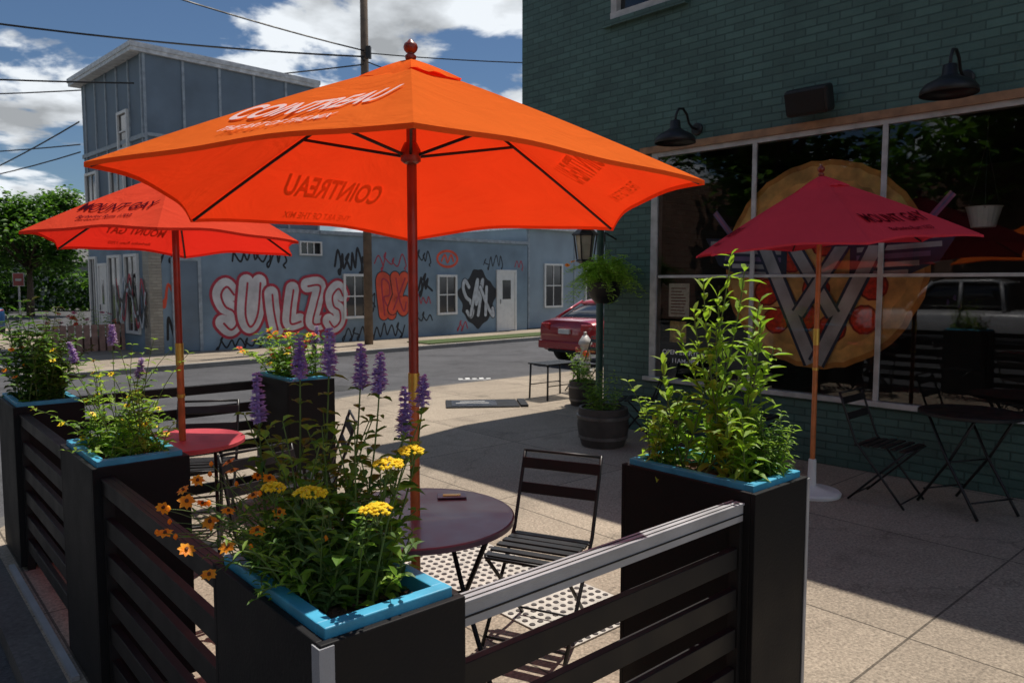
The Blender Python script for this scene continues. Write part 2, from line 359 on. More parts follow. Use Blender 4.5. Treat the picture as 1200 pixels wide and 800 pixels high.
def fence(p0,p1,label,topmat):
    a=P(*p0); d=P(*p1)-a; L=d.length; rz=math.atan2(d.y,d.x)
    e=thing('fence_panel',label,'fence',a,rz,'slatted fence panels between the planters')
    b=MB(); b.box((.001,-.020,.868),(L-.001,.020,.925),topmat)
    b.box((.001,-.025,.925),(L-.001,.025,.933),topmat)
    b.box((.001,-.0225,.890),(L-.001,-.020,.895),M_slat)
    b.box((.001,-.014,.933),(L-.001,-.009,.9345),M_slat); b.box((.001,.009,.933),(L-.001,.014,.9345),M_slat)
    b.obj('top_rail',e,bevel=.001)
    for k in range(5):
        s=MB(); z=.70-.145*k; s.box((.022,-.014,z),(L-.022,.014,z+.072),M_slat); s.obj('slat',e,bevel=.002)
    for x in (.0105,L-.0105):
        s=MB(); s.box((x-.0095,-.02,.0),(x+.0095,.02,.867),M_slat); s.obj('post',e)
    return e
fence((.372,.065),(RX-.002,.065),'slatted black fence panel with bright aluminium top rail',M_alu)
fence((.05,.602),(.05,1.898),'slatted black fence panel along the kerb',M_slat)
fence((.05,2.502),(.05,3.798),'slatted black fence panel along the kerb',M_slat)
fence((.372,4.33),(1.686,4.33),'slatted black fence panel closing the street end of patio',M_slat)
bs=MB(); bs.box((0,0,0),(1.7,.03,.02),M_alu); tag(bs.obj('edge_strip',loc=P(-.02,2.2,.0),rz=PR+math.pi/2),'pale metal edging strip at the foot of the fence','edging')

# ------------------------------------------------------------------ furniture
def make_chair(loc,rz,label):
    e=thing('folding_chair',label,'chair',loc,rz,'folding bistro chairs')
    for k in range(6):
        s=MB(); y=-.19+k*.066; s.box((-.2,y,.445-.004*abs(k-2.5)),(.2,y+.045,.457-.004*abs(k-2.5)),M_blkmetal); s.obj('seat_slat',e,bevel=.003)
    for z,y in ((.655,.243),(.775,.277)):
        s=MB(); s.cbox((0,y,z),(.42,.012,.055),M_blkmetal,rx=-.28); s.obj('back_slat',e,bevel=.003)
    for sx in (-1,1):
        x=sx*.205; rod(e,[(x,.305,.84),(x,.27,.74),(x,.17,.47),(x,-.02,.235),(x,-.2,.01)],.0095,name='leg')
        x=sx*.185; rod(e,[(x,-.2,.44),(x,-.05,.29),(x,.22,.01)],.009,name='leg')
    rod(e,[(-.185,-.2,.435),(.185,-.2,.435)],.008); rod(e,[(-.205,.17,.44),(.205,.17,.44)],.008); rod(e,[(-.205,-.17,.045),(.205,-.17,.045)],.006); rod(e,[(-.185,.19,.045),(.185,.19,.045)],.006); rod(e,[(-.205,.3,.835),(.205,.3,.835)],.008)
    return e
ch=make_chair((.13,3.47,0),math.atan2(-.92,-.42)+math.pi/2,'dark slatted folding chair drawn up to the purple table')
dup(ch,(2.92,5.74,0),math.atan2(-.728,.685)+math.pi/2,'black folding chair facing the round table by the shop window')
dup(ch,(-1.32,4.72,0),math.atan2(-.3,-.95)+math.pi/2,'black folding chair beside the red table')
dup(ch,(-2.15,5.12,0),math.atan2(-1,.2)+math.pi/2,'black folding chair behind the red table')
dup(ch,(-1.1,3.65,0),math.atan2(-.6,.7)+math.pi/2,'black folding chair behind the flowering planter')
dup(ch,(1.36,8.0,0),math.atan2(.3,-.9)+math.pi/2,'black folding chair against the green brick wall')
dup(ch,(2.25,7.0,0),math.atan2(-.728,.685)+math.pi/2,'black folding chair under the shop window')
dup(ch,(1.1,11.5,0),math.atan2(-.5,-.9)+math.pi/2,'black folding chair beside the small slatted table')
def make_table(loc,r,mat,label,h=.74,rz=0):
    e=thing('bistro_table',label,'table',loc,rz,'round bistro tables')
    t=MB(); t.lathe([(r*.97,h-.028),(r,h-.024),(r,h-.004),(r*.985,h),(r*.95,h-.003),(.021,h-.003)],(0,0,0),mat,64); t.obj('table_top',e,smooth=True,auto=.5)
    for sx in (-1,1):
        for a in (-1,1):
            x=sx*r*.55+ (a*.012)
            rod(e,[(x,-a*r*.55,h-.03),(x,0,h*.52),(x,a*r*.5,h*.2),(x,a*r*.78,.01)],.011,name='leg')
    rod(e,[(-r*.55,r*.6,.12),(r*.55,r*.6,.12)],.007); rod(e,[(-r*.55,-r*.6,.12),(r*.55,-r*.6,.12)],.007); rod(e,[(-r*.55,0,h*.5),(r*.55,0,h*.5)],.007)
    return e
make_table((-.40,3.04,0),.41,M_tabletop,'round purple metal table with umbrella pole through its centre',rz=.5)
make_table((-2.01,4.52,0),.36,M_tablered,'round red metal table under the red umbrella',rz=.4)
make_table((3.41,5.52,0),.35,M_blkmetal,'round black folding table by the shop window',rz=.3)
nh=MB(); nh.cbox((0,0,.7445),(.13,.07,.006),M_tabletop); nh.cbox((0,0,.749),(.08,.03,.004),M_brass)
tag(nh.obj('tray',loc=(-.27,3.3,0),rz=.1,bevel=.002),'small flat metal tray lying on the purple table','tray')

# ------------------------------------------------------------------ umbrellas
def umbrella(label,loc,R,zp,rise,rot,tilt,fab,polemats,texts,textmat,textangles,base=True,ex=1.12,sag=.012,shift=(0,0,0)):
    e=thing('patio_umbrella',label,'umbrella',loc,0,'patio umbrellas')
    p=MB(); p.tube([(0,0,.08),(0,0,1.0)],.02,polemats[0],16); p.tube([(0,0,1.0),(0,0,1.02)],.0235,M_brass,16); p.tube([(0,0,1.02),(0,0,1.20)],.021,polemats[0],16)
    p.tube([(0,0,1.20),(0,0,1.33)],.0235,M_brass,16); p.tube([(0,0,1.33),(0,0,zp-.02)],.02,polemats[1],16); p.obj('pole',e,smooth=True,auto=.6)
    b=MB(); bm=M_white if base=='white' else M_blkmetal
    b.lathe([(.22,.0),(.225,.02),(.21,.035),(.06,.06),(.034,.075),(.03,.28),(.024,.285)],(0,0,.001),bm,32); b.obj('base',e,smooth=True,auto=.6)
    ap=R*math.cos(math.pi/6)
    def zf(t): return -rise*(max(t,0)**ex)
    def zs(t,s4): return zf(t)-sag*s4*math.sin(math.pi*min(1,t))
    c=MB(); nr,nq=14,14
    for k in range(6):
        a0=rot+k*math.pi/3; a1=a0+math.pi/3
        v0=V((math.cos(a0),math.sin(a0),0))*R; v1=V((math.cos(a1),math.sin(a1),0))*R
        vs=[];fs=[]
        rows=[.07+.93*i/nr for i in range(nr+1)]
        for i,t in enumerate(rows):
            for j in range(nq+1):
                q=j/nq; s4=4*q*(1-q)
                te=t*(1-.055*s4*t*t)
                pnt=(v0*(1-q)+v1*q)*te; pnt.z=zs(te,s4)+.006*math.sin(9*q+5*t+k*2)*s4*t
                vs.append(pnt)
        for j in range(nq+1):
            vs.append(V(vs[nr*(nq+1)+j])+V((0,0,-.015)))
        for i in range(nr+1):
            for j in range(nq): 
                a=i*(nq+1)+j; fs.append((a,a+nq+1,a+nq+2,a+1))
        c.add(vs,fs,fab)
    can=c.obj('canopy',e,loc=(0,0,zp),smooth=True,rot=tilt)
    me=can.data
    bm_=bmesh.new(); bm_.from_mesh(me); bmesh.ops.remove_doubles(bm_,verts=bm_.verts,dist=.0008); bm_.to_mesh(me); bm_.free()
    try: me.set_sharp_from_angle(angle=.3)
    except Exception: pass
    v=MB()
    for k in range(6):
        a0=rot+k*math.pi/3; a1=a0+math.pi/3
        v0=V((math.cos(a0),math.sin(a0),0)); v1=V((math.cos(a1),math.sin(a1),0))
        vs=[];fs=[]
        for i in range(8):
            t=i/7
            for j in range(9):
                q=j/8; s4=4*q*(1-q); r_=R*(.012+.185*t)
                pnt=(v0*(1-q)+v1*q)*r_*(1-.10*s4*t); pnt.z=.020-rise*.195*t**1.15+.012*s4*t*math.sin(k*1.9+1.5)+.005*math.sin(14*q+k)*t
                vs.append(pnt)
        for i in range(7):
            for j in range(8): a=i*9+j; fs.append((a,a+9,a+10,a+1))
        v.add(vs,fs,fab)
    v.obj('vent_cap',can,smooth=True)
    f=MB(); f.lathe([(r_*.85,z_*.55) for r_,z_ in [(.02,.0),(.028,.035),(.022,.045),(.012,.055),(.02,.062),(.03,.08),(.034,.10),(.03,.122),(.017,.138),(.012,.15),(.003,.162)]],(0,0,.015),M_wooddk_glow,20); f.obj('finial',can,smooth=True)
    for k in range(6):
        a=rot+k*math.pi/3; d=V((math.cos(a),math.sin(a),0))
        r=MB(); r.tube([d*.02+V((0,0,-.03))]+[d*R*t+V((0,0,zf(t)-.016)) for t in (.2,.4,.6,.8,.985)],.0065,M_blkmetal,6)
        hub=V((0,0,-rise*.66))+d*.03
        r.tube([hub,d*R*.45+V((0,0,zf(.45)-.02))],.0065,M_blkmetal,6); r.obj('rib',can)
    h=MB(); h.lathe([(.026,-.03),(.04,-.02),(.04,.02),(.026,.05)],(0,0,-rise*.66),M_wooddk_glow,20); h.obj('hub',can,smooth=True)
    h=MB(); h.lathe([(.024,-.02),(.036,-.01),(.036,.02),(.024,.03)],(0,0,-.06),M_wooddk_glow,20); h.obj('hub',can,smooth=True)
    for mi_,mid in enumerate(textangles):
        mdir=V((math.cos(mid),math.sin(mid),0)); rt=(-mdir).cross(V((0,0,1)))
        for (s,sz,yy,off,shear,sx,xo) in texts:
            tb=MB(); sh=shift[mi_]; k_=.82 if sh else 1
            vs,fs=textmesh(s,sz*k_,off,shear,sx)
            out=[]
            for x,y in vs:
                x+=xo
                pr=yy+sh-y*.88; t=pr/ap
                qq=min(1,abs(x)/(R*.5*t)); s4=1-qq*qq
                pt=mdir*pr+rt*x; pt.z=zs(t,s4)+.010
                out.append(pt)
            tb.add(out,fs,textmat)
            tb.obj('lettering',can)
    return e
umbrella('large orange canvas umbrella with white lettering over the purple table',(-.40,3.04,0),1.135,2.55,.54,math.radians(-82),(math.radians(-4.0),0,0),M_fab1,(M_wood,M_wooddk_glow),
   [('COINTREAU',.235,.63,.006,.15,.44,-.01),('THE ART OF THE MIX',.085,.81,.001,.1,.50,.0)],M_printw,[math.radians(a) for a in (-112,128,8)],1,ex=1.10,sag=.02,shift=(0,.08,.06))
umbrella('red canvas umbrella with dark lettering over the red table',(-2.01,4.52,0),.80,2.34,.42,math.radians(-71),(math.radians(-3.5),0,0),M_fab2,(M_wood,M_wooddk_glow),
   [('MOUNT GAY',.125,.47,.0025,0,.60,0),('Barbados Rum 1703',.05,.575,.001,.1,.78,0)],M_printk,[math.radians(a) for a in (-101,139,19)],1,shift=(0,.04,0))
umbrella('crimson canvas umbrella on a white base by the shop window',(2.41,5.93,0),1.07,2.50,.53,math.radians(-98),(math.radians(.5),math.radians(-4.0),0),M_fab3,(M_wood,M_wood),
   [('MOUNT GAY',.18,.66,.003,0,.54,0),('Barbados Rum 1703',.07,.80,.001,.1,.70,0)],M_printk,[math.radians(a) for a in (-68,52,172)],base='white',sag=.02)

# ------------------------------------------------------------------ plants
UP=V((0,0,1))
def bez(a,b,c,n=8):
    return [a*(1-t)**2+b*2*t*(1-t)+c*t*t for t in [i/n for i in range(n+1)]]
def stemline(lv,base,tip,bend,ll,lw,pairs,mat,start=.12,r=.003,topscale=.5,droop=.35,stop=1.0,upright=.3,eltop=.75):
    base=V(base); tip=V(tip); mid=V((base.x*(1-upright)+tip.x*upright,base.y*(1-upright)+tip.y*upright,base.z+(tip.z-base.z)*.6))+V(bend)
    pts=bez(base,mid,tip,10); n=len(pts)
    lv.tube(pts,[r*(1-.5*i/(n-1)) for i in range(n)],M_stem,5,False)
    az=rnd.uniform(0,6.28)
    for k in range(pairs):
        t=start+(stop-start)*k/max(1,pairs-1); f=t*(n-1); i=min(int(f),n-2); p=pts[i].lerp(pts[i+1],f-i)
        sc_=(1-(1-topscale)*t)*rnd.uniform(.75,1.2)
        for sgn in (0,math.pi):
            a=az+sgn+rnd.uniform(-.35,.35)
            el=rnd.uniform(.1,eltop)
            d=V((math.cos(a)*math.cos(el),math.sin(a)*math.cos(el),math.sin(el)))
            lv.leaf(p,d,UP,ll*sc_,lw*sc_,mat,droop*rnd.uniform(.3,1.4),rnd.uniform(.1,.35))
        az+=math.pi/2+rnd.uniform(-.3,.3)
    return pts
def spike(fl,pts,L,R0=.026):
    top=pts[-1]; d=(pts[-1]-pts[-2]).normalized()
    fl.tube([top-d*L,top],[.006,.003],M_purple,5)
    for k in range(int(2300*L)):
        t=rnd.random(); whorl=round(t*8)/8*.7+t*.3
        p=top-d*L*(1-whorl); a=rnd.uniform(0,6.28); rr=R0*(1-.5*whorl)*(.8 if whorl<.08 else 1)
        o=V((math.cos(a),math.sin(a),rnd.uniform(-.1,.8))).normalized()
        fl.leaf(p+o*rr*.2,o,UP,rr*rnd.uniform(.6,1.1),.009,M_purple,.1,.3)
def yarrow(fl,p,r):
    p=V(p)
    for k in range(int(95*(r/.035)**2)):
        a=rnd.uniform(0,6.28); q=r*math.sqrt(rnd.random()); z=.012*(1-(q/r)**2)+rnd.uniform(-.003,.003)
        c=p+V((q*math.cos(a),q*math.sin(a),z)); s=.0052
        n=6; vs=[c+V((s*math.cos(i),s*math.sin(i),0)) for i in [2*math.pi*j/n for j in range(n)]]+[c+V((0,0,.0035))]+[c+V((0,0,-.006))]
        fl.add(vs,[(i,(i+1)%n,n) for i in range(n)]+[((i+1)%n,i,n+1) for i in range(n)],M_yellow)
def daisy(fl,p,r,mat,nrm=None,np=8):
    p=V(p); nrm=V(nrm or (rnd.uniform(-.5,.5),rnd.uniform(-.9,0),.8)).normalized()
    a=nrm.cross(V((1,.2,0))).normalized(); b=nrm.cross(a)
    for k in range(np):
        t=2*math.pi*k/np+rnd.uniform(-.15,.15); d=(a*math.cos(t)+b*math.sin(t)+nrm*.15)
        fl.leaf(p,d,nrm,r*rnd.uniform(.85,1.1),r*.62,mat,.15,.05)
    fl.tube([p-nrm*.003,p+nrm*.006],[r*.25,r*.18],M_brown,8)
def fin(lv,fl,label,cat,origin,name='flowering_plant'):
    e=thing(name,label,cat,origin)
    o=V(origin)
    lv.obj('foliage',e).data.transform(Matrix.Translation(-o))
    if fl and fl.f: fl.obj('blossom',e).data.transform(Matrix.Translation(-o))
    return e
lv=MB();fl=MB()
for (x,y,z,L) in [(-.66,1.93,1.46,.125),(-.545,1.92,1.55,.10),(-.475,1.95,1.575,.12),(-.39,1.93,1.535,.11),(-.335,1.90,1.515,.10),(-.275,1.92,1.425,.125),(-.235,1.97,1.45,.08)]:
    f=(x+.70)/.50
    bx,by,_=P(.10+.22*f,.53-.26*f)
    pts=stemline(lv,(bx,by,.94),(x,y,z),(rnd.uniform(-.01,.01),0,-.05),.075,.038,10,M_leaf,.1,.0034,.5,.4,.80,upright=.95)
    spike(fl,pts,L)
for k in range(40):
    bx,by,_=P(rnd.uniform(.1,.32),rnd.uniform(.18,.53)); stemline(lv,(bx,by,.94),(bx+rnd.uniform(-.13,.13),by+rnd.uniform(-.08,.08),rnd.uniform(1.06,1.36)),(0,0,0),.08,.042,7,M_leaf if k%3 else M_leafl,.05)
fin(lv,fl,'purple flower spikes on tall leafy stems in a black planter','flowers',P(.2,.42,.94))
lv=MB();fl=MB()
for (x,y,z,r) in [(-.455,1.66,1.225,.037),(-.29,1.74,1.272,.037),(-.295,1.60,1.205,.035),(-.55,1.70,1.225,.027),(-.245,1.80,1.29,.030)]:
    bx,by,_=P(rnd.uniform(.12,.28),rnd.uniform(.12,.3)); stemline(lv,(bx,by,.94),(x,y,z),(0,0,0),.07,.018,8,M_leafg,.1,.003,.4,.3,.9); yarrow(fl,(x,y,z),r)
    for j in range(5):
        a=j*1.25; lv.tube([V((x,y,z-.035)),V((x+.02*math.cos(a),y+.02*math.sin(a),z-.002))],.0013,M_stem,4,False)
for k in range(60):
    bx,by,_=P(rnd.uniform(.08,.29),rnd.uniform(.15,.42)); a=rnd.uniform(0,6.28); q=rnd.uniform(.02,.14)
    stemline(lv,(bx,by,.94),(bx+q*math.cos(a),by+q*math.sin(a)*.9,rnd.uniform(.99,1.21)),(0,0,0),.06,.022,8,M_leafg if k%3 else M_leafl,.05,.0022,.6)
fin(lv,fl,'feathery yarrow with flat yellow flower heads in a black planter','flowers',P(.18,.2,.94))
lv=MB();fl=MB()
oc=[(-.11,.62,1.13),(-.09,.50,1.17),(-.03,.60,1.19),(.03,.52,1.22),(-.12,.42,1.08),(-.02,.42,1.15),(.06,.62,1.22),(-.06,.32,1.10),(.10,.46,1.20),(-.13,.54,1.09),(.02,.35,1.11),(-.04,.68,1.15),(.08,.36,1.14),(-.09,.36,1.03),(.0,.66,1.11),(.12,.58,1.18),(-.05,.46,1.12),(.05,.44,1.17)]
for k in range(34):
    bx,by,_=P(rnd.uniform(.07,.16),rnd.uniform(.3,.53)); 
    if k<18: tx,ty,z=oc[k]; tx,ty,_=P(tx,ty)
    else: tx,ty,_=P(rnd.uniform(-.15,.18),rnd.uniform(.2,.66)); z=rnd.uniform(1.05,1.22)
    pts=stemline(lv,(bx,by,.94),(tx,ty,z),(0,0,.05),.05,.010,6,M_leaf,.1,.0017,.6,.4,.8)
    if k<18: daisy(fl,pts[-1]+V((0,0,.004)),rnd.uniform(.018,.023),M_orange,(rnd.uniform(-.4,.7),rnd.uniform(-.9,-.1),.8))
    else: 
        fl.lathe([(.001,-.006),(.006,0),(.004,.006),(.001,.009)],pts[-1],M_orange,8)
for k in range(34):
    bx,by,_=P(rnd.uniform(.07,.16),rnd.uniform(.2,.5)); stemline(lv,(bx,by,.94),P(rnd.uniform(-.08,.12),rnd.uniform(.15,.6),rnd.uniform(1.0,1.17)),(0,0,.02),.06,.015,8,M_leaf if k%2 else M_leafl)
fin(lv,fl,'spreading plant with small orange daisies in a black planter','flowers',P(.1,.4,.94))
lv=MB();fl=MB()
for k in range(60):
    bx,by,_=P(rnd.uniform(.08,.3),1.9+rnd.uniform(.08,.5)); a=rnd.uniform(0,6.28); q=rnd.uniform(.02,.24)
    z=rnd.uniform(1.08,1.44) if k>30 else rnd.uniform(1.0,1.2)
    pts=stemline(lv,(bx,by,.94),(bx+q*math.cos(a),by+q*math.sin(a),z),(0,0,.03),.08,.026,8,M_leafl if k%3 else M_leaf,.08,.0024,.5)
    if k%2==0: daisy(fl,pts[-1],.016,M_yellow,np=7)
fin(lv,fl,'airy light green plant with tiny yellow flowers in a planter','flowers',P(.18,2.2,.94))
lv=MB();fl=MB()
for k in range(64):
    bx,by,_=P(rnd.uniform(.07,.3),3.8+rnd.uniform(.06,.54)); a=rnd.uniform(0,6.28); q=rnd.uniform(.02,.28)
    stemline(lv,(bx,by,.94),(bx+q*math.cos(a),by+q*math.sin(a),rnd.uniform(1.1,1.62)),(0,0,.05),.085,.04,10,[M_leafd,M_leafr,M_leaf,M_leaf][k%4],.05,.003,.7)
    if k%8==0: daisy(fl,(bx+q*math.cos(a),by+q*math.sin(a)-.03,1.0+rnd.random()*.3),.02,M_orange)
fin(lv,fl,'dense dark green shrub in a black planter by the kerb','shrub',P(.18,4.1,.94),'shrub')
lv=MB();fl=MB()
for k in range(45):
    bx,by,_=P(1.688+rnd.uniform(.07,.3),3.8+rnd.uniform(.06,.54)); a=rnd.uniform(0,6.28); q=rnd.uniform(.02,.24)
    tp=V((bx+q*math.cos(a)-.08,by+q*math.sin(a),rnd.uniform(1.08,1.32)))
    stemline(lv,(bx,by,.94),tp,(0,0,.04),.09,.035,8,M_leaf if k%2 else M_leafl,.05,.003,.7)
    if k%2==0: daisy(fl,tp+V((0,0,.01)),.03,[M_redf,M_orange,M_yellow,M_redf][k//2%4])
fin(lv,fl,'bushy plant with red and orange blooms in the entrance planter','flowers',P(1.87,4.1,.94))
lv=MB();fl=MB()
for (dx,z) in ((.0,1.36),(-.03,1.27)):
    b=P(1.95,3.9,.94); pts=stemline(lv,b,(b.x+.02+dx,b.y,z),(0,0,0),.06,.028,7,M_leaf,.1,.003,.5,.3,.75); spike(fl,pts,.12,.03)
fin(lv,fl,'purple flower spikes rising from the entrance planter','flowers',P(1.95,3.9,.94))
lv=MB();fl=MB()
for (x,z) in ((-2.16,1.50),(-2.55,1.42),(-1.9,1.35)):
    b=P(.2,2.35,.94); pts=stemline(lv,b,(b.x+(x+2.1)*.5,b.y+.05,z),(0,0,0),.05,.02,7,M_leaf,.1,.0025,.5,.3,.75,upright=.8); spike(fl,pts,.09)
fin(lv,fl,'few purple flower spikes above the wispy planter','flowers',P(.2,2.35,.94))
lv=MB();fl=MB()
dxr=-.045
for (x,y,z) in [(.90,2.95,1.80),(.945,2.92,1.74),(.79,2.93,1.70),(.86,2.98,1.64),(1.02,2.96,1.62),(.83,2.88,1.52),(.97,2.86,1.47),(.72,3.0,1.50),(1.06,2.9,1.44),(.66,3.05,1.38),(1.00,2.88,1.55),(.76,2.95,1.58)]:
    bx,by,_=P(RX+rnd.uniform(.10,.28),rnd.uniform(.12,.47)); stemline(lv,(bx,by,.94),(x+dxr,y,z),(0,0,0),.13,.036,16,M_leafl,.1,.0045,.55,.25,eltop=1.1,upright=.85)
for k in range(9):
    bx,by,_=P(RX+rnd.uniform(.08,.3),rnd.uniform(.1,.5)); stemline(lv,(bx,by,.94),(bx+rnd.uniform(-.08,.08),by+rnd.uniform(-.06,.06),rnd.uniform(1.12,1.38)),(0,0,0),.12,.032,10,M_leafl,.05,.0035,.6,eltop=1.0)
fin(lv,None,'tall leafy light green stems in the black planter','plant',P(RX+.18,.3,.94),'leafy_plant')
lv=MB()
for k in range(16):
    bx,by,_=P(RX+rnd.uniform(.06,.18),rnd.uniform(.42,.55)); a=rnd.uniform(0,6.28); q=rnd.uniform(.02,.10)
    stemline(lv,(bx,by,.94),(bx+q*math.cos(a)-.02,by+q*math.sin(a),rnd.uniform(1.04,1.30)),(0,0,.02),.075,.038,7,M_leafl,.05,.003,.6,.5)
fin(lv,None,'low bright green leafy plant in the black planter corner','plant',P(RX+.11,.48,.94),'leafy_plant')
lv=MB()
for k in range(34):
    bx,by,_=P(RX+rnd.uniform(.20,.33),rnd.uniform(.06,.22)); a=rnd.uniform(0,6.28); q=rnd.uniform(.02,.12)
    stemline(lv,(bx,by,.94),(bx+q*math.cos(a),by+q*math.sin(a)*.7,rnd.uniform(1.0,1.22)),(0,0,.02),.06,.016,11,M_leafl if k%3==0 else M_leaf,.05,.0025,.6,.5)
fin(lv,None,'fine leaved green plant trailing over the planter rim','plant',P(RX+.26,.15,.94),'leafy_plant')

# ------------------------------------------------------------------ green shop
shop=thing('brick_shop','green painted brick corner shop with wide window','building',GO,GR)
w=MB()
X0,X1=-4.265,7.0; U0=-5.66; HT=6.7
T=.25
w.box((X0,0,0),(-3.60,T,3.17),M_green); w.box((-3.60,0,0),(X1,T,.60),M_green); w.box((4.9,0,.6),(X1,T,3.17),M_green)
w.box((U0,0,3.17),(X1,T,4.66),M_green); w.box((U0,0,4.66),(-4.2,T,6.1),M_green); w.box((-3.25,0,4.66),(X1,T,6.1),M_green); w.box((U0,0,6.1),(X1,T,HT),M_green)
w.box((U0,T,3.17),(U0+T,8,HT),M_green); w.box((X0,T,0),(X0+T,8,3.17),M_green); w.box((X1-T,T,0),(X1,8,HT),M_green); w.box((X0,8,0),(X1,8.2,HT),M_green); w.box((U0,8,3.17),(X0,8.2,HT),M_green)
w.obj('wall',shop)
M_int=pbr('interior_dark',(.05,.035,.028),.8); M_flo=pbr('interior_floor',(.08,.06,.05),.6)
r=MB(); r.box((U0+T,T,3.17),(X0,8,3.25),M_white); r.obj('soffit',shop)
r=MB(); r.box((U0-.1,-.1,HT),(X1+.1,8.3,HT+.15),M_curb); r.obj('roof',shop)
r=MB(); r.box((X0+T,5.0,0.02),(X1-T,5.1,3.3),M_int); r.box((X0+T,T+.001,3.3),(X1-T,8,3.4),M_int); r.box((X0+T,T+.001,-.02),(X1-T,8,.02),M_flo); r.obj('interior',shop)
M_wtrim=pbr('window_trim',(.45,.45,.43),.5); M_lint=pbr('lintel_wood',(.30,.17,.09),.7,0,10,.3)
fr=MB()
z0,z1=.645,3.10
fr.box((-3.66,-.05,.60),(4.9,.10,.645),M_wtrim)
fr.box((-3.60,-.012,z0),(-3.52,.09,z1),M_wtrim)
fr.box((-3.52,-.01,z1-.05),(4.9,.09,z1),M_wtrim)
for i in range(6):
    x=-2.37+1.225*i
    fr.box((x-.022,-.01,z0),(x+.022,.010,z1-.05),M_wtrim)
xs=[-3.52]+[-2.37+1.225*i for i in range(6)]+[4.9]
for i in range(len(xs)-1):
    fr.box((xs[i]+.022,-.006,1.74),(xs[i+1]-.022,.010,1.77),M_wtrim)
win=MB(); win.add([(-3.52,.0125,z0),(4.9,.0125,z0),(4.9,.0125,z1),(-3.52,.0125,z1)],[(0,1,2,3)],M_glass)
wo=win.obj('shop_window',shop); fr.obj('frame',wo,bevel=.002)
l=MB(); l.box((-3.75,-.035,3.10),(5.0,.0-.001,3.17),M_lint); l.obj('lintel',shop)
uf=MB(); uf.box((-4.2,-.02,4.66),(-3.25,.1,4.74),M_wtrim); uf.box((-4.2,-.01,4.74),(-4.12,.1,6.1),M_wtrim); uf.box((-3.33,-.01,4.74),(-3.25,.1,6.1),M_wtrim); uf.box((-4.12,-.01,5.38),(-3.33,.09,5.43),M_wtrim); uf.box((-4.28,-.06,4.585),(-3.17,-.001,4.655),M_green)
ug=MB(); ug.box((-4.12,.07,4.74),(-3.33,.08,6.1),M_dglass); ugo=ug.obj('window',shop); uf.obj('frame',ugo)
M_paper=pbr('paper',(.6,.57,.5),.8,0,30,.2); M_poster=pbr('poster_yellow',(.55,.40,.15),.7,0,25,.6)
pp=MB(); pp.box((-3.38,.040,1.32),(-3.12,.044,1.68),M_paper); pp.box((-3.36,.040,1.04),(-3.15,.044,1.27),M_poster)
for k in range(9): pp.box((-3.35,.036,1.35+k*.034),(-3.35+rnd.uniform(.12,.2),.0385,1.36+k*.034),M_printk)
pp.obj('menu_poster',wo)
for s,sz,z in (('OPEN EVERYDAY',.070,.93),('11AM-9PM',.070,.84)):
    tt=MB(); vs,fs=textmesh(s,sz,.001,0,1.08); tt.add([(x-3.14,.0085,z+y) for x,y in vs],fs,M_letw); tt.obj('window_lettering',wo)
def disc(b,cx,cz,r,y,mat,n=48,wob=0):
    b.add([(cx+(r+wob*math.sin(i*5.3)+wob*math.sin(i*2.1))*math.cos(2*math.pi*i/n),y,cz+(r+wob*math.cos(i*3.7))*math.sin(2*math.pi*i/n)) for i in range(n)],[tuple(range(n))],mat)
def polyxz(b,pts,y,mat): b.add([(x,y,z) for x,z in pts],[tuple(range(len(pts)))],mat)
def strip(b,p,q,wd,y,mat):
    dx,dz=q[0]-p[0],q[1]-p[1]; L=math.hypot(dx,dz); nx,nz=-dz/L*wd/2,dx/L*wd/2
    polyxz(b,[(p[0]+nx,p[1]+nz),(q[0]+nx,q[1]+nz),(q[0]-nx,q[1]-nz),(p[0]-nx,p[1]-nz)],y,mat)
M_crust=pbr('pizza_crust',(.66,.33,.09),.7,0,7,.4); M_crust2=pbr('pizza_crust_pale',(.88,.58,.22),.7,0,7,.35); M_chee=pbr('pizza_cheese',(.90,.58,.22),.7,0,5,.45); M_pep=pbr('pepperoni',(.80,.07,.035),.7,0,25,.35); M_pepd=pbr('pepperoni_edge',(.34,.03,.02),.7)
M_pur=pbr('sign_purple',(.26,.20,.42),.5,0,4,.35); M_pk=pbr('sign_pink',(.52,.20,.38),.5,0,4,.3); M_sil=pbr('sign_silver',(.58,.61,.68),.4,0,3,.4); M_navy=pbr('sign_navy',(.03,.05,.12),.5)
pz=MB(); cx,cz=-1.73,1.85
YO=.058
disc(pz,cx,cz,.97,YO-.002,M_crust,64,.008); disc(pz,cx,cz,.92,YO-.004,M_crust2,64,.01); disc(pz,cx,cz,.80,YO-.006,M_chee,64,.016)
for k,(a,q) in enumerate([(100,.58),(55,.62),(140,.62),(20,.58),(180,.60),(207,.56),(233,.66),(285,.60),(312,.66),(340,.54),(268,.22),(165,.26),(75,.22),(258,.50)]):
    a=math.radians(a); disc(pz,cx+q*math.cos(a),cz+q*math.sin(a),.135,YO-.008,M_pepd,24,.004); disc(pz,cx+q*math.cos(a),cz+q*math.sin(a),.116,YO-.010,M_pep,24,.004)
def seg(p,q,wd,lv_,mo,mi,k=.6):
    strip(pz,p,q,wd,YO-.012-.0018*lv_,mo); strip(pz,p,q,wd*k,YO-.0128-.0018*lv_,mi)
seg((cx-1.10,cz+.56),(cx-.60,cz-.05),.06,0,M_pur,M_pk,.3); seg((cx+1.12,cz+.58),(cx+.60,cz-.05),.06,1,M_pk,M_pur,.3)
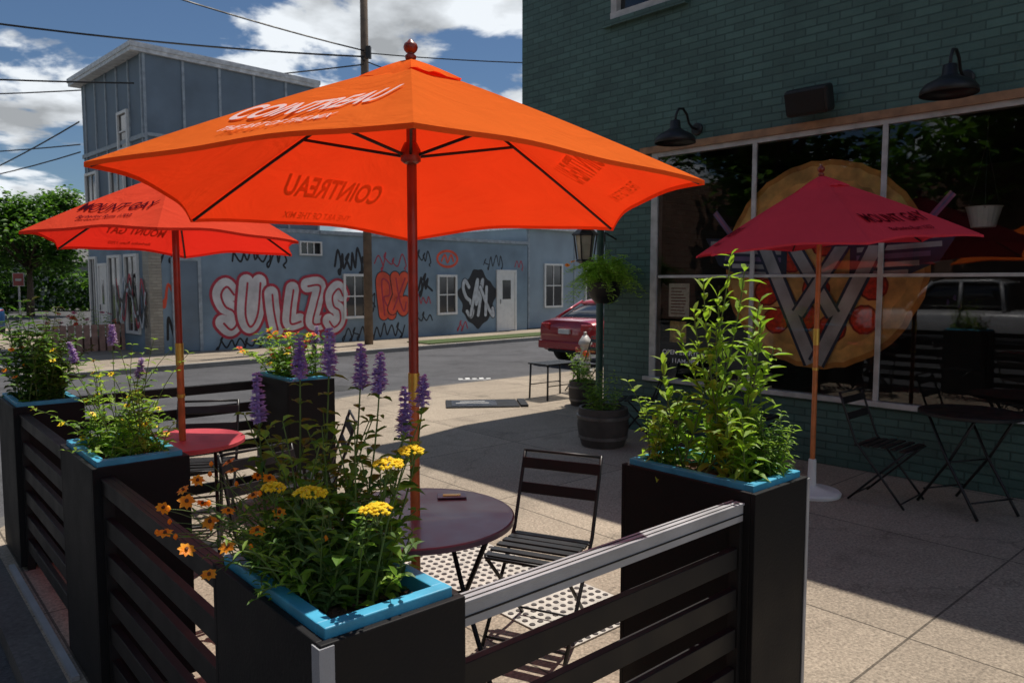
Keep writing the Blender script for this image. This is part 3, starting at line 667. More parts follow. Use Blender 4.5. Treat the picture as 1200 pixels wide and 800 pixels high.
for s_ in (-1,1):
    polyxz(pz,[(cx+s_*.30,cz+.24),(cx+s_*1.20,cz+.30),(cx+s_*1.04,cz+.02),(cx+s_*.80,cz-.09),(cx+s_*.30,cz-.12)],YO-.0165-(.0004 if s_>0 else 0),M_navy)
    for j in range(5):
        zz=.215-j*.072; strip(pz,(cx+s_*(.36),cz+zz-.012),(cx+s_*(1.14-.085*j),cz+zz+.03-.006*j),.044,YO-.0178-.0003*j,M_sil if j!=2 else M_pur)
seg((cx-.56,cz+.24),(cx-.02,cz-.92),.17,5,M_navy,M_sil,.68); seg((cx+.56,cz+.24),(cx+.02,cz-.92),.17,6,M_navy,M_sil,.68)
seg((cx-.27,cz+.24),(cx+.17,cz-.46),.15,7,M_navy,M_sil,.68); seg((cx+.27,cz+.24),(cx-.17,cz-.46),.15,8,M_navy,M_sil,.68)
seg((cx-.60,cz+.22),(cx+.60,cz+.22),.10,9,M_navy,M_sil)
pz.obj('window_graphic',wo)
def pendant(x,y,z,r,mat,label):
    b=MB(); b.lathe([(r,0),(r*.95,r*.25),(r*.5,r*.55),(.03,r*.7),(.012,r*.8)],(0,0,z),mat,24); b.tube([(0,0,z+r*.7),(0,0,3.3)],.006,M_blkmetal,6)
    return tag(b.obj('pendant_lamp',loc=GM@V((x,y,0)),smooth=True,auto=.6),label,'lamp','pendant lamps inside the shop')
pendant(-2.7,.9,2.75,.2,M_blkmetal,'dark dome pendant lamp inside the shop window')
pendant(-.2,.9,2.8,.22,M_blkmetal,'dark dome pendant lamp inside the shop window')
hb=MB(); hb.lathe([(.09,0),(.13,.16),(.14,.17),(.12,.17)],(0,0,2.15),M_white,20)
for a in (0,2.1,4.2): hb.tube([(.13*math.cos(a),.13*math.sin(a),2.3),(0,0,2.85)],.003,M_blkmetal,4)
hb.tube([(0,0,2.85),(0,0,3.3)],.003,M_blkmetal,4)
tag(hb.obj('hanging_pot',loc=GM@V((-.45,.3,0))),'white pot hanging on thin chains inside the shop','pot')
def gl(x,z,label):
    e=thing('wall_lamp',label,'lamp',GM@V((x,0,z)),GR,'gooseneck lamps above the shop window')
    b=MB(); Mx=Matrix.Rotation(math.pi/2,4,'X'); b.lathe([(.065,0),(.065,.02),(.05,.03)],(0,0,0),M_blkmetal,20,Mx); b.obj('wall_plate',e,smooth=True,auto=.5)
    b=MB(); b.tube([(0,-.02,0),(0,-.10,.005),(0,-.16,.04),(0,-.20,.12),(0,-.27,.17),(0,-.35,.155),(0,-.39,.09),(0,-.40,.02)],.013,M_blkmetal,10); b.obj('arm',e,smooth=True)
    b=MB()
    b.lathe([(.025,.06),(.05,.05),(.055,-.02),(.09,-.05),(.17,-.09),(.20,-.13),(.205,-.17),(.20,-.172),(.195,-.135),(.16,-.10),(.04,-.06)],(0,-.40,-.02),M_blkmetal,32); b.obj('lamp_shade',e,smooth=True)
gl(-3.03,3.28,'black gooseneck barn lamp mounted above the shop window'); gl(-.54,3.32,'black gooseneck barn lamp mounted above the shop window')
e=thing('loudspeaker','black outdoor loudspeaker bracketed to the green brick wall','speaker',GM@V((-1.76,0,3.33)),GR)
b=MB(); b.cbox((0,-.16,0),(.40,.17,.24),M_blkmetal,rx=.3); b.obj('cabinet',e,bevel=.03)
b=MB(); b.cbox((0,-.255,-.028),(.36,.01,.19),M_slat,rx=.3); b.obj('grille',e,bevel=.004)
b=MB(); b.box((-.03,-.09,-.04),(.03,-.001,.04),M_blkmetal); b.obj('bracket',e)
b=MB(); b.tube([(0,0,.12),(0,0,3.168)],.05,pbr('post_green',(.06,.12,.10),.5),16); b.box((-.09,-.09,0),(.09,.09,.12),M_green)
tag(b.obj('corner_post',loc=(1.17,10.0,0),smooth=False),'slim green post holding up the overhanging corner','post')
e=thing('hanging_lantern','black carriage lantern hanging below the overhang','lantern',(.93,9.6,-.10))
b=MB(); b.tube([(0,0,2.55),(0,0,3.268)],.008,M_blkmetal,6); b.lathe([(.01,2.55),(.05,2.50),(.17,2.40),(.17,2.385),(.06,2.38)],(0,0,0),M_blkmetal,6); b.lathe([(.10,2.08),(.12,2.06),(.07,2.03),(.01,1.98)],(0,0,0),M_blkmetal,6)
for k in range(6): a=k*math.pi/3; b.tube([(.145*math.cos(a),.145*math.sin(a),2.385),(.105*math.cos(a),.105*math.sin(a),2.08)],.010,M_blkmetal,5)
b.obj('lantern_frame',e)
b=MB(); b.lathe([(.085,2.08),(.125,2.38)],(0,0,0),pbr('lantern_glass',(.45,.4,.3),.2),6); b.obj('lantern_glass',e)
e=thing('hanging_basket','hanging basket of trailing fern on a wall bracket','plant',(1.03,8.4,-.16))
b=MB(); b.lathe([(.10,1.62),(.17,1.70),(.2,1.85),(.19,1.86)],(0,0,0),M_blkmetal,20); b.obj('pot',e,smooth=True,auto=.6)
cpt=GM@V((-4.1,0,2.35))-V((1.03,8.4,0)); rod(e,[cpt,(0,0,2.4),(0,-.0,2.3)],.01,name='bracket')
for a in (0,2.1,4.2): rod(e,[(.19*math.cos(a),.19*math.sin(a),1.85),(0,0,2.3)],.003,name='hanging_chain',n=4)
lv=MB()
M_fern=leafmat('fern',(.24,.42,.05),(.42,.62,.12),.45)
for k in range(200):
    a=rnd.uniform(0,6.28); q=rnd.uniform(.15,.50); z=2.0+rnd.uniform(0,.24)-q*.8+rnd.uniform(-.08,.14)
    stemline(lv,(.1*math.cos(a),.1*math.sin(a),1.85),(q*math.cos(a),q*math.sin(a),z),(0,0,.2),.08,.026,12,M_fern if k%4 else M_leafl,.15,.002,.6,.5)
for (dx,dz) in ((-.42,.12),(-.36,.16),(.1,.2)):
    daisy(lv,(dx,-.1,1.92+dz-.0),.035,M_orange)
lv.obj('foliage',e)
M_bar=pbr('barrel_dark',(.05,.042,.036),.7,0,10,.35,.4,30); M_band=pbr('barrel_band',(.13,.12,.11),.5,.4,10,.3)
def potplant(loc,r,h,label,dens,ph,mats,group=None):
    e=thing('potted_plant',label,'plant',loc)
    b=MB(); b.lathe([(r*.82,0),(r*.95,h*.3),(r,h*.55),(r*.95,h*.95),(r*.95,h),(r*.85,h),(r*.85,h-.04)],(0,0,0),M_bar,28); b.obj('pot',e,smooth=True,auto=.7)
    for z_,k_ in ((.20,.93),(.72,.995)):
        b=MB(); b.lathe([(r*(k_-.02),h*z_),(r*(k_+.025),h*(z_+.01)),(r*(k_+.03),h*(z_+.09)),(r*(k_-.02),h*(z_+.10))],(0,0,0),M_band,28); b.obj('band',e,smooth=True,auto=.5)
    b=MB(); b.lathe([(r*.84,h-.05),(r*.1,h-.03)],(0,0,0),M_soil,20); b.obj('soil',e)
    lv=MB()
    for k in range(dens):
        a=rnd.uniform(0,6.28); q=r*rnd.uniform(0,.7); q2=r*rnd.uniform(.3,1.2)
        stemline(lv,(q*math.cos(a),q*math.sin(a),h-.04),(q2*math.cos(a),q2*math.sin(a),h+ph*rnd.uniform(.3,1)),(0,0,.04),.08,.03,8,mats[k%len(mats)],.05,.003,.6)
    lv.obj('foliage',e); return e
potplant((.95,7.75,0),.27,.40,'dark banded barrel planter with sparse green shoots on the pavement',26,.42,[M_leafl,M_leaf])
potplant((.98,10.3,0),.20,.34,'dark round pot with leafy plant beside the corner post',26,.45,[M_leafl,M_leaf,M_leafl])
potplant((1.75,7.75,0),.13,.28,'small dark pot with leafy plant by the brick wall',14,.3,[M_leaf])
e=thing('side_table','small black slatted table on the pavement by the corner','table',(.62,11.0,0),PR)
for k in range(5): b=MB(); b.box((-.33,-.2+k*.085,.50),(.33,-.13+k*.085,.52),M_blkmetal); b.obj('slat',e)
for sx in (-.3,.3):
    for sy in (-.18,.18): rod(e,[(sx,sy,.5),(sx*1.05,sy*1.05,0)],.014,name='leg')
rod(e,[(-.3,-.18,.2),(.3,-.18,.2)],.008); rod(e,[(-.3,.18,.2),(.3,.18,.2)],.008)
e=thing('fire_hydrant','silver and rust fire hydrant at the kerb','hydrant',(1.38,14.1,0))
b=MB(); b.lathe([(.15,0),(.15,.04),(.10,.05),(.095,.5),(.13,.52),(.13,.56),(.11,.60),(.05,.69),(.03,.70),(.03,.75),(.02,.76)],(0,0,0),pbr('hydrant_silver',(.5,.48,.46),.5,.3),20); b.obj('barrel',e,smooth=True,auto=.6)
rod(e,[(-.18,0,.42),(.18,0,.42)],.05,pbr('hydrant_red',(.4,.08,.05),.6),'outlet',12); rod(e,[(0,-.19,.36),(0,0,.36)],.06,M_redf,'outlet',12)
e=thing('sandwich_board','black sandwich board sign lying flat on the pavement','sign',(-.42,10.35,0),.10)
b=MB(); b.box((-.5,-.3,0),(.5,.3,.02),M_slat); b.obj('board',e,bevel=.004)
b=MB(); b.box((-.42,-.24,.02),(.2,.24,.024),pbr('board_face',(.03,.03,.035),.3)); b.box((-.36,-.06,.024),(.1,.02,.026),pbr('chalk',(.25,.25,.25),.8)); b.box((-.3,.08,.024),(.05,.12,.026),M_wtrim); b.obj('board_panel',e)
b=MB(); b.box((.52,-.28,0),(.62,.28,.03),M_slat); b.obj('board_leg',e)

# ------------------------------------------------------------------ blue building
M_bl=pbr('blue_render',(.20,.275,.34),.8,0,1.2,.25,.3,25); M_blu=pbr('blue_siding',(.15,.20,.25),.7,0,1.5,.18); M_tr=pbr('siding_trim',(.31,.36,.40),.6); M_cor=pbr('cornice',(.6,.62,.63),.6)
bld=thing('warehouse_building','blue grey two storey building with graffiti covered ground floor','building',BO,BR)
b=MB(); b.box((0,0,0),(4.5,4.4,3.0),M_bl); b.box((4.5,0,0),(12.8,6.2,3.0),M_bl); b.box((-.0,.03,3.0),(4.5,4.4,6.9),M_blu)
b.obj('wall',bld)
b=MB()
for k in range(6): x=.03+k*.89; b.box((x-.03,-.0,3.1),(x+.03,.03,6.9),M_tr)
b.box((0,-.012,3.0),(4.5,.028,3.1),M_tr); b.box((0.06,-.008,5.05),(4.5,.0285,5.13),M_tr)
for k in range(6): y=.08+k*.80; b.box((-.03,y-.03,3.1),(-.001,y+.03,6.9),M_tr)
for z in (3.0,5.0): b.box((-.045,0,z),(-.002,4.4,z+.1),M_tr)
b.obj('batten',bld)
b=MB(); b.box((-.26,-.05,6.9),(4.56,4.6,6.99),M_cor); b.box((-.28,-.07,6.99),(4.58,4.63,7.10),M_cor); b.obj('cornice',bld)
b=MB(); b.box((4.5,-.06,3.0),(12.86,6.25,3.1),M_tr); b.obj('coping',bld)
b=MB(); b.box((0.0,-.03,0),(.25,-.001,2.9),M_cream); b.box((-.04,-.03,0),(-.001,.35,2.9),M_cream); b.obj('pillar',bld)
def window(parent,x0,x1,z0,z1,loc=(0,0,0),rz=0,glassm=M_dglass,frame=M_white,bars=(1,1),fw=.07,name='window'):
    g_=MB(); g_.box((x0,-.012,z0),(x1,-.006,z1),glassm); go=g_.obj(name,parent,loc=loc,rz=rz)
    f=MB(); d0,d1=-.06,-.001
    f.box((x0-fw,d0,z0-fw),(x1+fw,d1,z0),frame); f.box((x0-fw,d0,z1),(x1+fw,d1,z1+fw),frame); f.box((x0-fw,d0,z0),(x0,d1,z1),frame); f.box((x1,d0,z0),(x1+fw,d1,z1),frame)
    for i in range(1,bars[0]+1): x=x0+(x1-x0)*i/(bars[0]+1); f.box((x-.015,-.035,z0),(x+.015,-.013,z1),frame)
    for i in range(1,bars[1]+1): z=z0+(z1-z0)*i/(bars[1]+1); f.box((x0,-.037,z-.018),(x1,-.0135,z+.018),frame)
    f.obj('frame',go); return go
window(bld,5.28,5.9,.72,1.85); window(bld,8.72,9.4,.72,1.85)
window(bld,3.9,4.5,2.45,2.75,bars=(2,0),fw=.04)
def door(parent,x0,x1,z1,mat=M_white,fm=M_white,loc=(0,0,0),rz=0,gl_=True):
    d=MB(); d.box((x0,-.03,0.02),(x1,-.006,z1),mat); do=d.obj('door',parent,loc=loc,rz=rz)
    f=MB(); f.box((x0-.08,-.05,0),(x0,-.001,z1+.08),fm); f.box((x1,-.05,0),(x1+.08,-.001,z1+.08),fm); f.box((x0,-.05,z1),(x1,-.001,z1+.08),fm); f.obj('frame',do)
    if gl_: g_=MB(); g_.box((x0+.2,-.034,1.1),(x1-.2,-.031,1.75),M_dglass); g_.obj('door_glass',do)
    h=MB(); h.tube([(x0+.08,-.06,.95),(x0+.08,-.06,1.1)],.012,M_blkmetal,6); h.obj('handle',do)
door(bld,11.35,12.15,2.02)
door(bld,.55,1.1,2.2,M_blu,M_tr,gl_=False)
LR=-math.pi/2
for (a,c,z0_,z1_,bars) in ((-1.5,-.95,4.9,5.7,(0,1)),(-2.2,-1.3,3.5,4.4,(1,0)),(-4.1,-3.3,3.6,4.5,(1,0))):
    window(bld,a,c,z0_,z1_,loc=(-.03,0,0),rz=LR,bars=bars)
for (a,c) in ((-1.5,-.75),(-2.7,-1.9),(-4.2,-3.75)):
    window(bld,a,c,.5,2.3,rz=LR,bars=(1,0))
door(bld,-3.5,-2.95,2.1,loc=(0,0,0),rz=LR)
# graffiti -----------------------------------------------------
M_gw=pbr('graffiti_white',(.62,.60,.61),.7,0,3,.2); M_gr=pbr('graffiti_red',(.42,.035,.06),.7); M_gk=pbr('graffiti_black',(.012,.012,.015),.6); M_go=pbr('graffiti_orange',(.72,.09,.04),.7,0,3,.25); M_gb=pbr('graffiti_grey',(.50,.53,.56),.7)
def crom(pts,n=7):
    P_=[pts[0]]+list(pts)+[pts[-1]]; out=[]
    for i in range(1,len(P_)-2):
        p0,p1,p2,p3=P_[i-1:i+3]
        for k in range(n):
            t=k/n; out.append(tuple(.5*((2*p1[j])+(-p0[j]+p2[j])*t+(2*p0[j]-5*p1[j]+4*p2[j]-p3[j])*t*t+(-p0[j]+3*p1[j]-3*p2[j]+p3[j])*t**3) for j in (0,1)))
    out.append(tuple(pts[-1])); return out
def ribbon(b,pts,r,y,mat,n=7):
    c=crom(pts,n); m=len(c)
    for i in range(m-1):
        (x0,z0_),(x1,z1_)=c[i],c[i+1]; dx,dz=x1-x0,z1_-z0_
        yy=y-i*.00003; k=8; a0=math.atan2(dx,-dz); poly=[]
        for q in range(k+1):
            a=a0+math.pi*q/k; poly.append((x0+r*math.cos(a),yy,z0_+r*math.sin(a)))
        for q in range(k+1):
            a=a0+math.pi+math.pi*q/k; poly.append((x1+r*math.cos(a),yy,z1_+r*math.sin(a)))
        b.add(poly,[tuple(range(len(poly)))],mat)
GL={'S':[[(.9,.82),(.55,1),(.15,.82),(.3,.55),(.75,.42),(.85,.15),(.45,0),(.08,.15)]],'W':[[(0,1),(.15,.1),(.35,.1),(.5,.65),(.65,.1),(.85,.1),(1,1)]],'U':[[(.1,1),(.12,.3),(.5,0),(.88,.3),(.9,1)]],
'T':[[(.0,.9),(.5,1),(1,.9)],[(.5,.95),(.48,.45),(.55,0)]],'Z':[[(.05,.95),(.9,.95),(.5,.5),(.1,.05),(.95,.05)]],'R':[[(.15,0),(.15,1),(.75,.95),(.75,.6),(.2,.5),(.85,0)]],'K':[[(.1,0),(.15,1)],[(.85,1),(.2,.5),(.9,0)]],
'M':[[(0,0),(.15,.95),(.5,.3),(.85,.95),(1,0)]],'X':[[(.0,.1),(.35,.45),(.9,1)],[(.05,1),(.5,.4),(1,.05),(1.15,.3)]],'J':[[(.2,.95),(.9,1),(.8,.3),(.35,0),(.0,.3)]],'I':[[(.5,1),(.45,.5),(.52,0)]],'L':[[(.2,1),(.15,.4),(.25,.05),(.9,.1)]]}
def throw(word,x,z,w,h,adv,r1,r2,c1,c2,inner=None,y0=-.004,wob=.06,tilt=.07,rin=.016):
    b=MB()
    for k,chh in enumerate(word):
        ox=x+k*adv; oz=z+wob*math.sin(k*2.3); hh=h*(1+.12*math.sin(k*1.7+.5))
        for li,(r,m) in enumerate(((r1,c1),(r2,c2))+(((rin,inner),) if inner else ())):
            for s_ in GL[chh]:
                pts=[(ox+px*w+tilt*h*(pz_-.5)*(1 if k%2 else -1),oz+pz_*hh) for px,pz_ in s_]
                if li==2: pts=[(p[0]+.03,p[1]-.03) for p in pts]
                ribbon(b,pts,r,y0-.0052*k-.0022*li,m,6)
    return b.obj('graffiti',bld)
throw('SUILZS',1.62,.52,.44,1.02,.62,.27,.195,M_gr,M_gw,M_gr,tilt=.12,wob=.07,rin=.028)
throw('RX',6.50,.74,.40,.95,.46,.20,.17,M_gk,M_go,M_gr,tilt=.1,rin=.024)
bb=MB()
bb.add([(10.42+.82*(1+.10*math.sin(5*t)+.06*math.sin(9*t))*math.cos(t),-.0035,1.15+.88*(1+.12*math.cos(4*t)+.05*math.sin(11*t))*math.sin(t)) for t in [2*math.pi*i/60 for i in range(60)]],[tuple(range(60))],M_gk); bb.obj('graffiti',bld)
throw('SMX',9.80,.55,.34,1.12,.42,.085,.06,M_gk,M_gb,None,-.006,tilt=.25)
def scrib(x,z,wd,h,n,r,mat,seed):
    q=random.Random(seed); pts=[]
    for i in range(n):
        pts.append((x+wd*i/n+q.uniform(-.10,.10)*h,z+(h if i%2 else 0)*q.uniform(.55,1)+q.uniform(-.1,.1)*h))
        if q.random()<.35: pts.append((pts[-1][0]-.18*h,pts[-1][1]-.25*h)); pts.append((pts[-1][0]+.1*h,pts[-1][1]-.15*h))
    b=MB(); ribbon(b,pts,r,-.003,mat,5); b.obj('graffiti',bld)
for i,a in enumerate([(4.95,2.1,1.15,.55,13,.034,M_gk),(7.75,1.45,.75,.5,9,.035,M_gk),(7.7,2.35,.8,.35,9,.02,M_gk),(7.8,.5,.8,.3,7,.022,M_gk),(2.0,2.25,1.6,.5,15,.024,M_gk),(1.55,.06,1.5,.26,13,.022,M_gk),(6.3,2.2,1.3,.35,9,.018,M_gr),
    (.35,1.3,.6,.5,6,.03,M_go),(10.7,2.25,1.0,.35,9,.018,M_gk),(12.2,2.2,.5,.3,5,.018,M_gr),(5.2,.15,1.0,.35,8,.02,M_gk),(3.9,.1,1.1,.25,9,.018,M_gr),(9.55,.2,.5,.25,5,.02,M_gr),(.3,2.3,.9,.35,8,.02,M_gk),(6.0,.1,1.5,.4,12,.022,M_gk),(.3,.3,.9,.6,8,.03,M_gk),(6.1,.9,.3,.7,5,.02,M_gk),(7.6,1.0,.9,.3,9,.018,M_gr)]):
    scrib(*a,seed=i+5)
b=MB(); ribbon(b,[(9.1+.42*math.cos(t),2.42+.25*math.sin(t)) for t in [i*.5 for i in range(15)]],.04,-.003,M_go,4); ribbon(b,[(8.85,2.35),(9.0,2.55),(9.1,2.3),(9.25,2.55),(9.35,2.35)],.03,-.006,M_go,4); b.obj('graffiti',bld)
b=MB()
for k,m in enumerate((M_gr,M_gk,M_gb,M_gk)):
    q=random.Random(k+40); ribbon(b,[(-.15-.40*i*.6,.6+q.uniform(0,1.3)) for i in range(9)],.04,-.001-.003*k,m,5)
b.obj('graffiti',bld,rz=LR,loc=(-.07,0,0))
b2=thing('low_building','pale blue single storey building with white framed windows','building',BM@V((13.2,.4,0)),BR)
b=MB(); b.box((0,0,0),(18,8,3.6),pbr('pale_blue_wall',(.27,.34,.40),.8,0,1,.15)); b.obj('wall',b2)
b=MB(); b.box((-.15,-.2,3.6),(18.1,8.1,3.75),M_cor); b.obj('coping',b2)
window(b2,1.0,1.9,.8,2.3); window(b2,3.4,4.3,.8,2.3); window(b2,6.5,7.4,.8,2.3)
b=MB(); 
for k in range(7): b.box((2.6*k-.04+.1,-.03,0),(2.6*k+.04+.1,-.001,3.6),M_tr)
b.obj('batten',b2)

# ------------------------------------------------------------------ utility pole & wires
e=thing('utility_pole','tall wooden utility pole carrying cables beside the graffiti wall','pole',(-3.9,20.4,0))
b=MB(); b.tube([(0,0,-.1),(0,0,6),(0,0,12.5)],[.12,.11,.09],M_polew,14); b.obj('post',e,smooth=True)
b=MB(); b.cbox((0,-.1,10.6),(2.0,.09,.11),M_polew,rz=.8); b.obj('crossarm',e)
b=MB(); b.tube([(0,-.11,7.5),(0,-.3,7.5)],.03,M_blkmetal,8); b.obj('bracket',e)
b=MB(); b.cbox((.13,-.12,7.7),(.12,.16,.3),M_cable); b.obj('cable_box',e)
def wire(a,b_,sag,r=.014):
    a=V(a);b_=V(b_); w_=MB(); n=20
    pts=[]
    for i in range(n+1):
        t=i/n; p=a.lerp(b_,t); p.z-=sag*4*t*(1-t); pts.append(p)
    w_.tube(pts,r,M_cable,5); o=w_.obj('overhead_cable'); tag(o,'black overhead cable strung from the utility pole','cable','overhead cables')
for (a,b_,s,r) in [((-3.9,20.3,7.6),(-22,14,8.6),.5,.025),((-3.9,20.3,7.75),(-16,8,9.5),.5,.02),((-3.9,20.3,7.4),(-30,26,8.4),.6,.02),((-3.9,20.3,9.9),(-14,4,11.5),.5,.014),((-3.9,20.3,7.5),(4.5,26,6.6),.3,.018),((-3.9,20.3,7.7),(9,22,8.2),.3,.016),((-4.5,19.8,9.9),(8,14,11.5),.4,.014),
   ((-8.6,17.5,6.2),(-26,13,6.9),.4,.02),((-30,34,4.6),(-11.7,20.7,6.0),.5,.02),((-30,30,5.6),(-11.7,20.7,5.2),.7,.018),((-34,32,7.8),(-11.7,20.7,5.4),.5,.018)]:
    wire(a,b_,s,r)

# ------------------------------------------------------------------ trees
def treemesh(seed,H,cr,nl,ls):
    r=random.Random(seed); tr=MB(); lf=MB()
    th=H*.42
    tr.tube([(0,0,-.1),(.05,0,th*.5),(0,.05,th)],[H*.03,H*.022,H*.018],M_bark,10)
    cl=[]
    for k in range(22):
        a=r.uniform(0,6.28); q=cr*r.uniform(.1,.8); z=H*r.uniform(.40,.9); q*=1.15-abs(z/H-.62)
        c=V((q*math.cos(a),q*math.sin(a),z)); cl.append((c,cr*r.uniform(.28,.5)))
        tr.tube([(0,0,th*r.uniform(.7,1)),c*.5+V((0,0,th*.5)),c],[H*.012,H*.007,H*.002],M_bark,6)
    for k in range(nl):
        c,rr=cl[k%len(cl)]; d=V((r.gauss(0,1),r.gauss(0,1),r.gauss(0,1))).normalized()*rr*(r.random()**.45)
        d.z*=.75; p=c+d; a=r.uniform(0,6.28)
        lf.leaf(p,V((math.cos(a),math.sin(a),r.uniform(-.5,.5))),V((r.uniform(-.6,.6),r.uniform(-.6,.6),1)),ls*r.uniform(.7,1.3),ls*.6,M_leafd if r.random()<.35 else M_leaf,.2,.15)
    return tr,lf
def tree(loc,rz,label,src=None,seed=1,H=8,cr=3,nl=5000,ls=.28):
    if src: return dup(src,loc,rz,label)
    e=thing('tree',label,'tree',loc,rz,'street trees'); a,b=treemesh(seed,H,cr,nl,ls); a.obj('trunk',e,smooth=True); b.obj('crown',e); return e
t1=tree((-25.0,39,0),0,'leafy green tree at the end of the side street',seed=3,H=6.6,cr=3.0,nl=8000,ls=.27)
tree((-31,44,0),2,'leafy green tree at the end of the side street',t1)
tree((-28.5,37,0),4,'leafy green tree at the end of the side street',t1); tree((-23.5,50,0),1,'leafy green tree at the end of the side street',t1)
t2=tree((-13,-5,0),0,'tall street tree across the road from the shop',seed=8,H=11,cr=4.6,nl=6000,ls=.4)
tree((-19,1.5,0),2,'tall street tree across the road from the shop',t2); tree((-9,-12,0),3.3,'tall street tree across the road from the shop',t2); tree((-24,10,0),5,'tall street tree across the road from the shop',t2)
h=thing('small_house','small grey gabled house beyond the trees','house',(-33,55,0),.5)
b=MB(); b.box((-5,-4,0),(5,4,3),pbr('house_grey',(.3,.3,.3),.8)); b.obj('wall',h)
b=MB(); b.add([(-5.3,-4.3,3),(5.3,-4.3,3),(5.3,4.3,3),(-5.3,4.3,3),(-5.3,0,5),(5.3,0,5)],[(0,1,5,4),(3,4,5,2),(0,4,3),(1,2,5),(0,3,2,1)],pbr('roof_grey',(.12,.12,.12),.8)); b.obj('roof',h)
window(h,-3.5,-2,1,2.3,loc=(0,-4,0)); window(h,1.5,3,1,2.3,loc=(0,-4,0))
lv=MB()
for k in range(4000):
    x=rnd.uniform(-12,6); lv.leaf((x,rnd.uniform(-.8,.8),rnd.uniform(0,2.6+.8*math.sin(x*.9))),(rnd.uniform(-1,1),rnd.uniform(-1,1),rnd.uniform(-.5,.5)),UP,.4,.26,M_leafd if rnd.random()<.5 else M_leaf)
o=lv.obj('hedge',loc=(-31,47,0)); tag(o,'long overgrown green hedge closing the side street','hedge')
e=thing('street_sign','small red street sign on a slim metal post','sign',(-13.1,20,0),.5)
b=MB(); b.tube([(0,0,-.1),(0,0,1.95)],.022,M_alu,8); b.obj('post',e)
b=MB(); b.box((-.13,-.035,1.58),(.13,-.028,1.93),M_wtrim); b.box((-.115,-.04,1.595),(.115,-.0355,1.915),pbr('sign_red',(.30,.06,.05),.5)); b.box((-.07,-.044,1.72),(.07,-.041,1.78),M_wtrim); b.obj('sign_plate',e)
lv=MB();fl=MB()
for k in range(50):
    bx,by=rnd.uniform(-.9,.9),rnd.uniform(-.3,.3); tp=V((bx+rnd.uniform(-.1,.1),by,rnd.uniform(.6,1.05))); stemline(lv,(bx,by,.3),tp,(0,0,0),.14,.06,7,M_leaf if k%2 else M_leafl)
    if k%2: daisy(fl,tp,.07,[M_pink,M_redf][k//2%2])
e=thing('flower_bed','raised wooden flower bed with pink blooms by the corner','flowers',(-10.6,18.6,0),BR)
M_lat=pbr('lattice',(.42,.25,.2),.8)
for k in range(12): b=MB(); b.box((-1+k*.17,-.45,0),(-.87+k*.17,-.41,.65),M_lat); b.obj('plank',e)
b=MB(); b.box((-1,-.40,0),(1,.4,.3),M_soil); b.obj('bed',e); lv.obj('foliage',e); fl.obj('blossom',e)

# ------------------------------------------------------------------ cars
def carpaint(name,c): return pbr(name,c,.25,.1,2,.05,coat=1)
M_tyre=pbr('tyre',(.02,.02,.02),.8); M_rim=pbr('rim',(.4,.4,.42),.3,.8); M_tail=pbr('tail_lamp',(.5,.02,.02),.15,coat=1); M_hl=pbr('head_lamp',(.7,.7,.7),.1)
def loft(b,st,mat,ex=.45,n=20):
    vs=[];fs=[]
    for (x,hw,zb,zt) in st:
        zc=(zb+zt)/2;hz=(zt-zb)/2
        for k in range(n):
            t=2*math.pi*(k+.5)/n; c,s_=math.cos(t),math.sin(t)
            vs.append((x,hw*math.copysign(abs(c)**ex,c),zc+hz*math.copysign(abs(s_)**ex,s_)))
    m=len(st)
    for i in range(m-1):
        for k in range(n): k2=(k+1)%n; fs.append((i*n+k,i*n+k2,(i+1)*n+k2,(i+1)*n+k))
    fs.append(tuple(range(n-1,-1,-1))); fs.append(tuple((m-1)*n+k for k in range(n))); b.add(vs,fs,mat)
